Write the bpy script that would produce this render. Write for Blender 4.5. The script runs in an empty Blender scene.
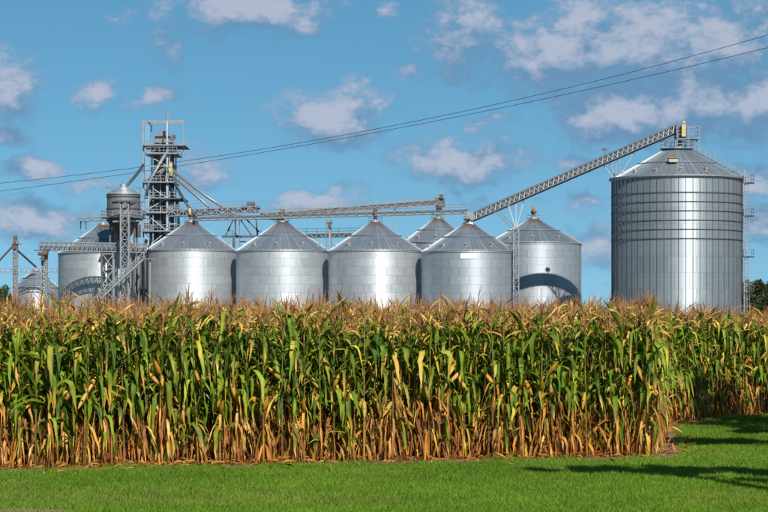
import bpy, math, random
import numpy as np

# ------------------------------------------------------------------ camera, sky, sun, exposure
scene = bpy.context.scene
col = scene.collection
F = 2133.0            # focal length in photo pixels (768 wide)
HOR = 322.0           # horizon row of the photo
CAM_H = 2.3
cam_d = bpy.data.cameras.new("camera")
cam_d.sensor_width = 36.0
cam_d.lens = F / 768.0 * 36.0
cam_d.shift_y = (HOR - 256.0) / 768.0
cam_d.clip_start = 0.5
cam_d.clip_end = 8000.0
cam = bpy.data.objects.new("camera", cam_d)
cam.location = (0, 0, CAM_H)
cam.rotation_euler = (math.radians(90), 0, 0)
col.objects.link(cam)
scene.camera = cam

SUN_AZ = math.radians(17.0)      # to the right of the axis behind the camera
SUN_EL = math.radians(37.0)
sun_vec = (math.sin(SUN_AZ) * math.cos(SUN_EL), -math.cos(SUN_AZ) * math.cos(SUN_EL), math.sin(SUN_EL))
sun_d = bpy.data.lights.new("sun", 'SUN')
sun_d.energy = 4.2
sun_d.angle = math.radians(0.5)
sun_d.color = (1.0, 0.94, 0.84)
sun = bpy.data.objects.new("sun", sun_d)
from mathutils import Vector, Matrix
sun.rotation_euler = Vector(sun_vec).to_track_quat('Z', 'Y').to_euler()
sun.location = (60, -60, 80)
col.objects.link(sun)

scene.view_settings.view_transform = 'Standard'
scene.view_settings.look = 'None'
scene.view_settings.exposure = 0.45
scene.view_settings.gamma = 1.0
scene.view_settings.use_curve_mapping = False
scene.cycles.max_bounces = 5
scene.cycles.diffuse_bounces = 3
scene.cycles.glossy_bounces = 3
scene.cycles.transmission_bounces = 4
scene.cycles.transparent_max_bounces = 8
scene.cycles.use_denoising = True

world = bpy.data.worlds.new("World")
scene.world = world
world.use_nodes = True
NT = world.node_tree
NT.nodes.clear()


class NB:
    """small helper to write node maths"""
    def __init__(self, tree):
        self.t = tree

    def n(self, kind, **kw):
        nd = self.t.nodes.new(kind)
        for k, v in kw.items():
            setattr(nd, k, v)
        return nd

    def put(self, sock, v):
        if isinstance(v, bpy.types.NodeSocket):
            self.t.links.new(v, sock)
        else:
            sock.default_value = v

    def m(self, op, a, b=None, c=None, clamp=False):
        nd = self.n('ShaderNodeMath', operation=op, use_clamp=clamp)
        self.put(nd.inputs[0], a)
        if b is not None:
            self.put(nd.inputs[1], b)
        if c is not None:
            self.put(nd.inputs[2], c)
        return nd.outputs[0]

    def vm(self, op, a, b=None, out=0):
        nd = self.n('ShaderNodeVectorMath', operation=op)
        self.put(nd.inputs[0], a)
        if b is not None:
            self.put(nd.inputs[1], b)
        return nd.outputs['Value'] if op in ('LENGTH', 'DOT_PRODUCT', 'DISTANCE') else nd.outputs[0]

    def mix(self, fac, a, b, blend='MIX'):
        nd = self.n('ShaderNodeMix', data_type='RGBA', blend_type=blend)
        self.put(nd.inputs[0], fac)
        self.put(nd.inputs[6], a)
        self.put(nd.inputs[7], b)
        return nd.outputs[2]

    def noise(self, vec, scale, detail=2.0, rough=0.5, dist=0.0):
        nd = self.n('ShaderNodeTexNoise')
        if vec is not None:
            self.put(nd.inputs['Vector'], vec)
        nd.inputs['Scale'].default_value = scale
        nd.inputs['Detail'].default_value = detail
        nd.inputs['Roughness'].default_value = rough
        nd.inputs['Distortion'].default_value = dist
        return nd.outputs[0]

    def ramp(self, x, lo, hi, a=0.0, b=1.0, smooth=True):
        nd = self.n('ShaderNodeMapRange', interpolation_type='SMOOTHSTEP' if smooth else 'LINEAR')
        self.put(nd.inputs[0], x)
        for i, v in enumerate((lo, hi, a, b)):
            nd.inputs[1 + i].default_value = v
        return nd.outputs[0]


# the clouds seen above the silos: direction of each (photo pixels), half-widths, strength
CLOUDS = [(630, 112, 58, 24, 1.5), (690, 106, 66, 25, 1.5), (750, 106, 40, 26, 1.4), (570, 52, 62, 34, 1.25), (640, 48, 70, 36, 1.35), (715, 50, 62, 38, 1.15), (590, 18, 40, 20, 1.0),
          (465, 40, 42, 44, .85), (452, 78, 22, 18, .55), (408, 76, 15, 15, .55), (335, 116, 44, 25, 1.15),
          (455, 158, 50, 21, 1.15), (312, 200, 42, 12, .95), (250, 8, 68, 20, 1.15), (165, 52, 25, 20, .55),
          (100, 86, 35, 20, .5), (155, 96, 32, 16, .45), (4, 92, 28, 34, 1.0), (10, 135, 22, 15, .65),
          (25, 166, 32, 14, .75), (202, 168, 36, 18, .85), (40, 218, 62, 20, 1.0), (580, 168, 34, 13, .4),
          (752, 180, 34, 15, 1.0), (762, 214, 34, 18, .95), (600, 248, 46, 24, .8), (385, 14, 20, 15, .6),
          (765, 20, 34, 46, .6), (505, 200, 60, 10, .35), (120, 20, 30, 9, .3), (590, 205, 40, 12, .35),
          (490, 120, 34, 12, .35), (90, 180, 60, 14, .4)]


def cloud_group():
    g = bpy.data.node_groups.new("cloud_density", 'ShaderNodeTree')
    g.interface.new_socket("dir", in_out='INPUT', socket_type='NodeSocketVector')
    g.interface.new_socket("density", in_out='OUTPUT', socket_type='NodeSocketFloat')
    b = NB(g)
    gi = b.n('NodeGroupInput')
    go = b.n('NodeGroupOutput')
    d = gi.outputs[0]
    sp = b.n('ShaderNodeSeparateXYZ')
    g.links.new(d, sp.inputs[0])
    y = b.m('MAXIMUM', sp.outputs[1], 0.05)
    u = b.m('DIVIDE', sp.outputs[0], y)
    v = b.m('DIVIDE', sp.outputs[2], y)
    cb = b.n('ShaderNodeCombineXYZ')
    g.links.new(u, cb.inputs[0])
    g.links.new(v, cb.inputs[1])
    uv = cb.outputs[0]
    warp = b.noise(uv, 30.0, 3, .55)
    wn = b.n('ShaderNodeTexNoise')
    wn.inputs['Scale'].default_value = 34
    wn.inputs['Detail'].default_value = 3
    g.links.new(uv, wn.inputs['Vector'])
    w = b.vm('SUBTRACT', wn.outputs[1], (.5, .5, .5))
    w = b.vm('MULTIPLY', w, (.035, .022, 0))
    uvw = b.vm('ADD', uv, w)
    best = None
    for (px, py, rx, ry, s) in CLOUDS:
        c = ((px - 384) / F, (HOR - py) / F, 0)
        q = b.vm('MULTIPLY', b.vm('SUBTRACT', uvw, c), (F / (rx * 1.15), F / (ry * 1.15), 0))
        dd = b.m('MULTIPLY', b.m('SUBTRACT', 1.0, b.vm('LENGTH', q)), 1.0)
        dd = b.m('ADD', dd, (s - 0.86) * 0.8)
        best = dd if best is None else b.m('MAXIMUM', best, dd)
    # sky beyond the photograph: the same kind of broken cloud
    far = b.noise(b.vm('MULTIPLY', d, (1, 1, 2.0)), 9.0, 5, .55)
    far = b.m('MULTIPLY', b.m('SUBTRACT', far, .56), 5.0)
    inside = b.m('MULTIPLY', b.ramp(b.m('ABSOLUTE', u), .19, .26, 1, 0),
                 b.m('MULTIPLY', b.ramp(v, .155, .22, 1, 0), b.ramp(sp.outputs[1], .0, .3)))
    far = b.m('SUBTRACT', far, b.m('MULTIPLY', inside, 6.0))
    best = b.m('MAXIMUM', best, far)
    n1 = b.m('SUBTRACT', b.noise(b.vm('MULTIPLY', uv, (1, 1.5, 1)), 40.0, 10, .68), .5)
    n2 = b.m('SUBTRACT', b.noise(b.vm('MULTIPLY', uv, (1, 1.4, 1)), 150.0, 6, .62), .5)
    dens = b.m('ADD', b.m('ADD', best, b.m('MULTIPLY', n1, 2.6)), b.m('MULTIPLY', n2, 1.1))
    g.links.new(dens, go.inputs[0])
    return g


wb = NB(NT)
tc = wb.n('ShaderNodeTexCoord')
nrm = wb.vm('NORMALIZE', tc.outputs['Generated'])
cg = cloud_group()


def cloud_at(vec):
    gnode = wb.n('ShaderNodeGroup')
    gnode.node_tree = cg
    NT.links.new(vec, gnode.inputs[0])
    return gnode.outputs[0]


sky = wb.n('ShaderNodeTexSky', sky_type='NISHITA')
sky.sun_disc = False
sky.sun_elevation = SUN_EL
sky.sun_rotation = math.pi - SUN_AZ
sky.altitude = 200
sky.air_density = 1.0
sky.dust_density = 0.1
sky.ozone_density = 3.0
SKY_STRENGTH = 0.1
NT.links.new(wb.vm('NORMALIZE', wb.vm('ADD', nrm, (0, 0, .13))), sky.inputs['Vector'])
hs = wb.n('ShaderNodeHueSaturation')
hs.inputs['Hue'].default_value = 0.48
hs.inputs['Saturation'].default_value = 1.22
hs.inputs['Value'].default_value = 0.69
NT.links.new(sky.outputs[0], hs.inputs['Color'])
d0 = cloud_at(nrm)
d1 = cloud_at(wb.vm('ADD', nrm, (-.002, 0, .015)))
fac = wb.ramp(d0, -0.26, 0.72)
lit = wb.m('MULTIPLY', wb.ramp(wb.m('SUBTRACT', d0, d1), -.35, 1.05), wb.ramp(d0, -.2, .9, .25, 1.0))
ccol = wb.mix(lit, (1.05, 2.05, 3.35, 1), (3.55, 3.8, 4.65, 1))
final = wb.mix(wb.m('MULTIPLY', fac, .85), hs.outputs[0], ccol)
world.cycles.sampling_method = 'MANUAL'
world.cycles.sample_map_resolution = 256
bg = wb.n('ShaderNodeBackground')
NT.links.new(final, bg.inputs[0])
bg.inputs[1].default_value = SKY_STRENGTH
wo = wb.n('ShaderNodeOutputWorld')
NT.links.new(bg.outputs[0], wo.inputs[0])


# ------------------------------------------------------------------ helpers
def at(px, py, z):
    """a photo pixel at a known distance -> a point in the place"""
    return Vector(((px - 384.0) / F * z, z, CAM_H + (HOR - py) / F * z))


def new_mat(name):
    m = bpy.data.materials.new(name)
    m.use_nodes = True
    t = m.node_tree
    t.nodes.clear()
    b = NB(t)
    out = b.n('ShaderNodeOutputMaterial')
    return m, b, out


def principled(b, out, base, rough=.6, metal=0.0, spec=.5, bump=None, bump_d=.02):
    p = b.n('ShaderNodeBsdfPrincipled')
    b.put(p.inputs['Base Color'], base)
    b.put(p.inputs['Roughness'], rough)
    b.put(p.inputs['Metallic'], metal)
    p.inputs['Specular IOR Level'].default_value = spec
    if bump is not None:
        bn = b.n('ShaderNodeBump')
        bn.inputs['Strength'].default_value = .6
        bn.inputs['Distance'].default_value = bump_d
        b.t.links.new(bump, bn.inputs['Height'])
        b.t.links.new(bn.outputs[0], p.inputs['Normal'])
    b.t.links.new(p.outputs[0], out.inputs[0])
    return p


def metal_mat(name, c0, c1, rough=.45, metal=.85, stain=(.25, .2, .16), stain_amt=.25, rnd=.25, nscale=1.2, aniso=0.0):
    m, b, out = new_mat(name)
    tcn = b.n('ShaderNodeTexCoord')
    oi = b.n('ShaderNodeObjectInfo')
    off = b.vm('ADD', tcn.outputs['Object'], oi.outputs['Location'])
    n = b.noise(off, nscale, 5, .6)
    n2 = b.noise(b.vm('MULTIPLY', off, (1.0, 1.0, .12)), 1.6, 4, .6)
    base = b.mix(n, c0, c1)
    st = b.m('MULTIPLY', b.ramp(n2, .52, .78), stain_amt)
    base = b.mix(st, base, stain + (1,))
    rv = b.m('ADD', 1.0 - rnd * .5, b.m('MULTIPLY', oi.outputs['Random'], rnd))
    cc = b.n('ShaderNodeCombineXYZ')
    for i in range(3):
        b.t.links.new(rv, cc.inputs[i])
    base = b.mix(1.0, base, cc.outputs[0], 'MULTIPLY')
    r = b.m('ADD', rough - .06, b.m('MULTIPLY', n, .14))
    p = principled(b, out, base, r, metal)
    if aniso:
        # the fine horizontal corrugation of the sheets smears highlights up and down
        tg = b.n('ShaderNodeTangent', direction_type='RADIAL', axis='Z')
        b.t.links.new(tg.outputs[0], p.inputs['Tangent'])
        p.inputs['Anisotropic'].default_value = aniso
        p.inputs['Anisotropic Rotation'].default_value = .25
    return m


def plain_mat(name, c, rough=.6, metal=0.0, var=.25, scale=2.0):
    m, b, out = new_mat(name)
    tcn = b.n('ShaderNodeTexCoord')
    n = b.noise(tcn.outputs['Object'], scale, 5, .6)
    base = b.mix(n, tuple(x * (1 - var) for x in c[:3]) + (1,), tuple(min(1, x * (1 + var)) for x in c[:3]) + (1,))
    principled(b, out, base, rough, metal)
    return m


M = {}
M['galv'] = metal_mat('galvanised_sheet', (.44, .48, .525, 1), (.60, .64, .685, 1), .66, .58, stain=(.28, .25, .22), stain_amt=.4, rnd=.15, aniso=.76)
M['galv_big'] = metal_mat('galvanised_sheet_blue', (.31, .365, .41, 1), (.43, .485, .53, 1), .58, .66, stain_amt=.16, rnd=.14, aniso=.84)
M['galv_old'] = metal_mat('weathered_sheet', (.36, .41, .47, 1), (.47, .525, .585, 1), .64, .6, stain_amt=.35, rnd=.11, aniso=.7)
M['galv_b'] = metal_mat('galvanised_sheet_dull', (.41, .45, .495, 1), (.59, .63, .675, 1), .68, .55, stain=(.30, .27, .24), stain_amt=.45, rnd=.17, aniso=.7)
M['galv_c'] = metal_mat('galvanised_sheet_bright', (.48, .52, .56, 1), (.64, .675, .71, 1), .64, .6, stain=(.30, .28, .26), stain_amt=.38, rnd=.15, aniso=.78)
M['shell'] = metal_mat('bin_inner_shell', (.22, .24, .26, 1), (.3, .32, .34, 1), .6, .6, rnd=0)
M['steel'] = metal_mat('structural_steel', (.20, .22, .245, 1), (.34, .36, .385, 1), .5, .45, stain=(.2, .13, .09), stain_amt=.4, rnd=.1)
M['steel_light'] = metal_mat('galvanised_frame', (.36, .39, .42, 1), (.52, .55, .57, 1), .5, .35, stain_amt=.2, rnd=.1)
M['steel_dark'] = metal_mat('dark_steel', (.07, .075, .085, 1), (.15, .15, .16, 1), .55, .5, stain=(.16, .08, .05), stain_amt=.5, rnd=.1)
M['tank'] = metal_mat('old_tank_steel', (.17, .17, .18, 1), (.26, .25, .25, 1), .6, .5, stain=(.16, .09, .06), stain_amt=.5, rnd=0)
M['yellow'] = plain_mat('yellow_paint', (.47, .42, .17), .6, 0, .4, 1.5)
M['orange'] = plain_mat('rusty_orange', (.33, .16, .07), .7)
M['rust'] = plain_mat('rust', (.11, .08, .068), .8, 0, .5, 1.2)
M['white'] = plain_mat('white_paint', (.78, .79, .8), .5, var=.05)
M['vent'] = plain_mat('vent_paint', (.4, .36, .3), .6)
M['cable'] = plain_mat('cable', (.05, .055, .07), .5)
M['pole'] = plain_mat('pole_wood', (.16, .11, .07), .85)


def roof_mat(name, c0, c1, rust_r, panels):
    m, b, out = new_mat(name)
    tcn = b.n('ShaderNodeTexCoord')
    oi = b.n('ShaderNodeObjectInfo')
    o = tcn.outputs['Object']
    flat = b.vm('LENGTH', b.vm('MULTIPLY', o, (1, 1, 0)))
    off = b.vm('ADD', o, b.vm('MULTIPLY', oi.outputs['Location'], (1, 1, 1)))
    n = b.noise(b.vm('ADD', off, b.vm('MULTIPLY', oi.outputs['Color'], (1, 1, 1))), .9, 5, .6)
    base = b.mix(n, c0, c1)
    rv = b.m('ADD', .88, b.m('MULTIPLY', oi.outputs['Random'], .24))
    cc = b.n('ShaderNodeCombineXYZ')
    for i in range(3):
        b.t.links.new(rv, cc.inputs[i])
    base = b.mix(1.0, base, cc.outputs[0], 'MULTIPLY')
    edge = b.m('ADD', flat, b.m('MULTIPLY', b.noise(o, .8, 4, .6), 1.6))
    edge = b.m('ADD', edge, b.m('MULTIPLY', oi.outputs['Random'], .7))
    base = b.mix(b.ramp(edge, rust_r + .8, rust_r + 1.9, .75, 0), base, (.26, .155, .085, 1))
    principled(b, out, base, .5, .6)
    return m


M['roof'] = roof_mat('bin_roof_sheet', (.20, .24, .285, 1), (.29, .335, .38, 1), 1.5, 40)
M['roof_big'] = roof_mat('big_roof_sheet', (.24, .275, .31, 1), (.33, .365, .40, 1), .2, 60)


class MB:
    """collects shapes into one mesh"""
    def __init__(self):
        self.v = []
        self.f = []

    def add(self, vs, fs):
        o = len(self.v)
        self.v += [tuple(p) for p in vs]
        self.f += [tuple(i + o for i in q) for q in fs]
        return self

    def box(self, c, s, rz=0.0):
        cx, cy, cz = c
        hx, hy, hz = s[0] / 2, s[1] / 2, s[2] / 2
        ca, sa = math.cos(rz), math.sin(rz)
        vs = []
        for dz in (-hz, hz):
            for dx, dy in ((-hx, -hy), (hx, -hy), (hx, hy), (-hx, hy)):
                vs.append((cx + dx * ca - dy * sa, cy + dx * sa + dy * ca, cz + dz))
        return self.add(vs, [(3, 2, 1, 0), (4, 5, 6, 7), (0, 1, 5, 4), (1, 2, 6, 5), (2, 3, 7, 6), (3, 0, 4, 7)])

    def bar(self, p0, p1, w, h=None):
        h = w if h is None else h
        p0, p1 = Vector(p0), Vector(p1)
        d = (p1 - p0)
        if d.length < 1e-6:
            return self
        d.normalize()
        up = Vector((0, 0, 1)) if abs(d.z) < .95 else Vector((0, 1, 0))
        x = d.cross(up).normalized()
        y = x.cross(d).normalized()
        vs = []
        for p in (p0, p1):
            for a, b_ in ((-1, -1), (1, -1), (1, 1), (-1, 1)):
                vs.append(p + x * (a * w / 2) + y * (b_ * h / 2))
        return self.add(vs, [(3, 2, 1, 0), (4, 5, 6, 7), (0, 1, 5, 4), (1, 2, 6, 5), (2, 3, 7, 6), (3, 0, 4, 7)])

    def tube(self, pts, rads, n=8, cap=True):
        pts = [Vector(p) for p in pts]
        if not isinstance(rads, (list, tuple)):
            rads = [rads] * len(pts)
        o = len(self.v)
        for i, p in enumerate(pts):
            d = (pts[min(i + 1, len(pts) - 1)] - pts[max(i - 1, 0)]).normalized()
            up = Vector((0, 0, 1)) if abs(d.z) < .95 else Vector((0, 1, 0))
            x = d.cross(up).normalized()
            y = x.cross(d).normalized()
            for k in range(n):
                a = 2 * math.pi * k / n
                self.v.append(tuple(p + x * (math.cos(a) * rads[i]) + y * (math.sin(a) * rads[i])))
        for i in range(len(pts) - 1):
            for k in range(n):
                k2 = (k + 1) % n
                self.f.append((o + i * n + k, o + i * n + k2, o + (i + 1) * n + k2, o + (i + 1) * n + k))
        if cap:
            self.f.append(tuple(o + k for k in range(n))[::-1])
            self.f.append(tuple(o + (len(pts) - 1) * n + k for k in range(n)))
        return self

    def lathe(self, c, prof, n=32):
        """prof: (radius, z) from bottom to top"""
        o = len(self.v)
        for r, z in prof:
            for k in range(n):
                a = 2 * math.pi * k / n
                self.v.append((c[0] + r * math.cos(a), c[1] + r * math.sin(a), c[2] + z))
        for i in range(len(prof) - 1):
            for k in range(n):
                k2 = (k + 1) % n
                self.f.append((o + i * n + k, o + i * n + k2, o + (i + 1) * n + k2, o + (i + 1) * n + k))
        return self

    def ring(self, c, r, w, h, n=48):
        return self.lathe(c, [(r - w / 2, -h / 2), (r + w / 2, -h / 2), (r + w / 2, h / 2), (r - w / 2, h / 2), (r - w / 2, -h / 2)], n)

    def mesh(self, name, mat, off=(0, 0, 0), smooth=False):
        me = bpy.data.meshes.new(name)
        ox, oy, oz = off
        me.from_pydata([(x - ox, y - oy, z - oz) for x, y, z in self.v], [], self.f)
        me.materials.append(mat)
        if smooth:
            me.polygons.foreach_set('use_smooth', [True] * len(me.polygons))
        me.update()
        return me

    def build(self, name, mat, parent=None, smooth=False, loc=None):
        off = wloc(parent) if parent is not None else (Vector(loc) if loc is not None else Vector((0, 0, 0)))
        ob = bpy.data.objects.new(name, self.mesh(name, mat, off, smooth))
        col.objects.link(ob)
        if parent is not None:
            ob.parent = parent
        else:
            ob.location = off
        return ob


def wloc(o):
    v = Vector((0, 0, 0))
    while o is not None:
        v += o.location
        o = o.parent
    return v


def tag(o, label=None, cat=None, group=None, kind=None):
    if label:
        o['label'] = label
    if cat:
        o['category'] = cat
    if group:
        o['group'] = group
    if kind:
        o['kind'] = kind
    return o


def thing(name, loc, label, cat, group=None):
    o = bpy.data.objects.new(name, None)
    o.empty_display_size = .5
    o.location = loc
    col.objects.link(o)
    return tag(o, label, cat, group)


def inst(name, mesh, parent, loc=(0, 0, 0), rz=0.0, scale=None):
    o = bpy.data.objects.new(name, mesh)
    o.parent = parent
    o.location = loc
    o.rotation_euler = (0, 0, rz)
    if scale:
        o.scale = scale
    col.objects.link(o)
    return o


def np_mesh(name, verts, tris, mat, cols=None, smooth=True, normals_up=False):
    """big triangle mesh straight from numpy arrays"""
    me = bpy.data.meshes.new(name)
    nv, nt = len(verts), len(tris)
    me.vertices.add(nv)
    me.vertices.foreach_set('co', np.asarray(verts, dtype=np.float32).ravel())
    me.loops.add(nt * 3)
    me.loops.foreach_set('vertex_index', np.asarray(tris, dtype=np.int32).ravel())
    me.polygons.add(nt)
    me.polygons.foreach_set('loop_start', np.arange(0, nt * 3, 3, dtype=np.int32))
    me.polygons.foreach_set('loop_total', np.full(nt, 3, dtype=np.int32))
    if smooth:
        me.polygons.foreach_set('use_smooth', np.ones(nt, dtype=bool))
    me.update(calc_edges=True)
    if cols is not None:
        at_ = me.color_attributes.new('col', 'FLOAT_COLOR', 'POINT')
        c4 = np.ones((nv, 4), dtype=np.float32)
        c4[:, :3] = cols
        at_.data.foreach_set('color', c4.ravel())
    me.materials.append(mat)
    return me


# ------------------------------------------------------------------ ground, lawn, soil under the corn
def ground_mat():
    m, b, out = new_mat('field_ground')
    tcn = b.n('ShaderNodeTexCoord')
    n = b.noise(tcn.outputs['Object'], .15, 6, .6)
    n2 = b.noise(tcn.outputs['Object'], 8, 4, .6)
    base = b.mix(b.ramp(n, .35, .65), (.10, .075, .045, 1), (.09, .11, .04, 1))
    base = b.mix(b.m('MULTIPLY', n2, .5), base, (.16, .12, .075, 1))
    principled(b, out, base, .95, 0, .2, n2, .03)
    return m


def soil_mat():
    m, b, out = new_mat('corn_soil')
    tcn = b.n('ShaderNodeTexCoord')
    n = b.noise(tcn.outputs['Object'], 6, 6, .65)
    n2 = b.noise(tcn.outputs['Object'], 1.2, 3, .6)
    base = b.mix(n, (.13, .078, .045, 1), (.36, .23, .13, 1))
    base = b.mix(b.m('MULTIPLY', n2, .5), base, (.27, .17, .10, 1))
    principled(b, out, base, .95, 0, .2, n, .04)
    return m


def lawn_mat():
    m, b, out = new_mat('lawn_ground')
    tcn = b.n('ShaderNodeTexCoord')
    n = b.noise(tcn.outputs['Object'], 14, 5, .6)
    n2 = b.noise(tcn.outputs['Object'], .7, 4, .6)
    base = b.mix(n, (.03, .065, .012, 1), (.06, .11, .02, 1))
    base = b.mix(b.m('MULTIPLY', b.ramp(n2, .5, .75), .4), base, (.12, .12, .035, 1))
    principled(b, out, base, .95, 0, .2, n, .03)
    return m


def sheet(name, poly, z, mat):
    me = bpy.data.meshes.new(name)
    me.from_pydata([(x, y, z) for x, y in poly], [], [tuple(range(len(poly)))])
    me.materials.append(mat)
    o = bpy.data.objects.new(name, me)
    col.objects.link(o)
    return tag(o, kind='structure')


S = 3500.0
sheet('ground', [(-S, -S), (S, -S), (S, S), (-S, S)], -.012, ground_mat())
EDGE = [(-14.0, 30.8), (4.72, 36.35), (5.35, 41.0), (6.05, 46.6), (6.75, 48.4), (7.95, 51.1), (9.6, 52.7), (20.0, 57.5)]
BACK_Y = 86.0
soil_poly = EDGE + [(20.0, BACK_Y), (-14.0, BACK_Y)]
rs_ = random.Random(4)
edge_fine = []
for (xa, ya), (xb, yb) in zip(EDGE, EDGE[1:]):
    n_ = max(2, int(math.hypot(xb - xa, yb - ya) / .35))
    for k in range(n_):
        edge_fine.append((xa + (xb - xa) * k / n_ + .32 + rs_.uniform(-.08, .08), ya + (yb - ya) * k / n_ - .36 + rs_.uniform(-.16, .16)))
soil_sheet_poly = edge_fine + [(20.4, 57.2), (20.4, BACK_Y), (-13.8, BACK_Y)]
lawn_poly = [(-40, -12), (40, -12), (40, 66), (20.6, 57.6)] + [(9.75, 52.45), (8.15, 50.9), (6.95, 48.25), (6.3, 46.5), (5.65, 40.9), (5.05, 36.05), (-14.0, 30.45), (-40, 23)]
sheet('lawn', lawn_poly, -.006, lawn_mat())
M_soil = soil_mat()
sheet('field_soil', soil_sheet_poly, 0.0, M_soil)
sheet('bare_soil', [(-4.45 + .8 * math.cos(k * .45) * rs_.uniform(.75, 1.1), 25.75 + .6 * math.sin(k * .45) * rs_.uniform(.75, 1.1)) for k in range(14)], .002, M_soil)


def in_poly(x, y, poly):
    inside = np.zeros(np.shape(x), dtype=bool)
    n = len(poly)
    for i in range(n):
        x0, y0 = poly[i]
        x1, y1 = poly[(i + 1) % n]
        c = ((y0 > y) != (y1 > y)) & (x < (x1 - x0) * (y - y0) / (y1 - y0 + 1e-12) + x0)
        inside ^= c
    return inside


# ------------------------------------------------------------------ silos
def make_bin(name, label, pxc, z, rpx, eave_y, apex_y, rings=10, sheets=14, panels=56, wall='galv', roof='roof',
             vents=10, group=None, seed=0, fill=None, cap_r=.75):
    c = at(pxc, HOR, z)
    R = rpx / F * z
    H = CAM_H + (HOR - eave_y) / F * z
    HA = CAM_H + (HOR - apex_y) / F * z
    t = thing(name, (c.x, z, 0), label, 'silo', group)
    rnd = random.Random(seed)
    # wall sheets: rings of lapped galvanised sheets
    h = H / rings
    n = 6
    da = 2 * math.pi / sheets
    mb = MB()
    gap = .012 / R
    for lev, zz, rr in ((0, .0, R), (1, h * .5, R), (2, h - .018, R), (3, h - .018, R), (4, h - .018, R - .05)):
        for k in range(n + 1):
            a = -da / 2 + gap + (da - 2 * gap) * k / n
            mb.v.append((rr * math.cos(a), rr * math.sin(a), zz))
    for lev in (0, 1, 3):
        for k in range(n):
            mb.f.append((lev * (n + 1) + k, lev * (n + 1) + k + 1, (lev + 1) * (n + 1) + k + 1, (lev + 1) * (n + 1) + k))
    me = mb.mesh('wall_sheet', M[wall], smooth=True)
    me.polygons.foreach_set('use_smooth', [True] * (2 * n) + [False] * n)
    for i in range(rings):
        for k in range(sheets):
            inst('wall_sheet', me, t, (0, 0, i * h), da * (k + .5 * (i % 2)) + rnd.uniform(0, .001),
                 (1 + rnd.uniform(-.0012, .0012),) * 2 + (1,))
    MB().lathe((c.x, z, 0), [(R - .06, 0), (R - .06, H)], 64).build('inner_shell', M['shell'], t, True)
    # roof panels with a raised rib each
    dp = 2 * math.pi / panels
    r0, r1 = cap_r, R + .22
    slope = (HA - H) / (R - cap_r)
    zr = lambda r: (R - r) * slope
    mb = MB()
    a0, a1 = -dp / 2, dp / 2
    pc = lambda r, a, dz=0: (r * math.cos(a), r * math.sin(a), zr(r) + dz)
    rm = r0 + (r1 - r0) * .5
    vs = [pc(r0, a0), pc(r0, a1), pc(rm, a0), pc(rm, a1), pc(r1, a0), pc(r1, a1)]
    mb.add(vs, [(0, 2, 3, 1), (2, 4, 5, 3)])
    rw = .05
    rh = .11
    for (ra, rb) in ((r0 + .1, r1),):
        q = []
        for r in (ra, rb):
            w = rw / r
            q += [pc(r, a0 - w, .004), pc(r, a0 - w * .6, rh), pc(r, a0 + w * .6, rh), pc(r, a0 + w, .004)]
        mb.add(q, [(0, 4, 5, 1), (1, 5, 6, 2), (2, 6, 7, 3), (4, 7, 6, 5)])
    me = mb.mesh('roof_panel', M[roof])
    for k in range(panels):
        inst('roof_panel', me, t, (0, 0, H + .02), dp * k)
    MB().ring((c.x, z, H - .14), R + .07, .1, .34, 64).build('eave_ring', M['galv'], t)
    rr = r0 + (R - r0) * .52
    MB().ring((c.x, z, H + zr(rr) + .17), rr, .12, .12, 48).build('roof_ring', M['roof'], t)
    # vents near the eave
    for k in range(vents):
        a = 2 * math.pi * (k + .37) / vents
        rv = R * .86
        p = Vector((c.x + rv * math.cos(a), z + rv * math.sin(a), H + zr(rv)))
        vb = MB().box(p + Vector((0, 0, .16)), (.3, .3, .4), a)
        hood = p + Vector((.14 * math.cos(a), .14 * math.sin(a), .38))
        vb.box(hood, (.52, .38, .14), a)
        vb.build('roof_vent', M['vent'], t)
    # cap and filling spout on the peak
    MB().lathe((c.x, z, HA - .1), [(cap_r + .12, 0), (cap_r + .12, .3), (cap_r * .8, .42), (.3, .62), (0.001, .66)], 20).build('peak_cap', M['galv_old'], t, False)
    if fill:
        top = HA + .5
        MB().box((c.x, z, top + .25), (.62, .62, .5)).box((c.x, z, top + .75), (.95, .7, .5)).build('filling_spout', M['rust'], t)
        MB().tube([(c.x - .15, z - .6, top + .7), (c.x - .15, z - .6, top + 1.9)], [.28, .2], 10).build('drive_motor', M[fill], t, True)
        g = MB()
        for k in range(10):
            a = 2 * math.pi * k / 10
            g.bar((c.x + 1.15 * math.cos(a), z + 1.15 * math.sin(a), HA - .35), (c.x + 1.15 * math.cos(a), z + 1.15 * math.sin(a), HA + .75), .05)
        g.ring((c.x, z, HA + .75), 1.15, .05, .05, 20).ring((c.x, z, HA + .25), 1.15, .04, .04, 20)
        g.build('peak_railing', M['steel'], t)
    # a door low in the front wall
    a = -math.pi / 2 + .25
    p = Vector((c.x + (R + .04) * math.cos(a), z + (R + .04) * math.sin(a), 1.5))
    d = MB().box(p, (.16, 1.0, 1.9), a).build('door', M['steel_light'], t)
    MB().bar(p + Vector((.12 * math.cos(a) - .3 * math.sin(a), .12 * math.sin(a) + .3 * math.cos(a), -.1)),
             p + Vector((.12 * math.cos(a) - .3 * math.sin(a), .12 * math.sin(a) + .3 * math.cos(a), .25)), .06).build('handle', M['steel_dark'], d)
    return t, c, R, H, HA


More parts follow.
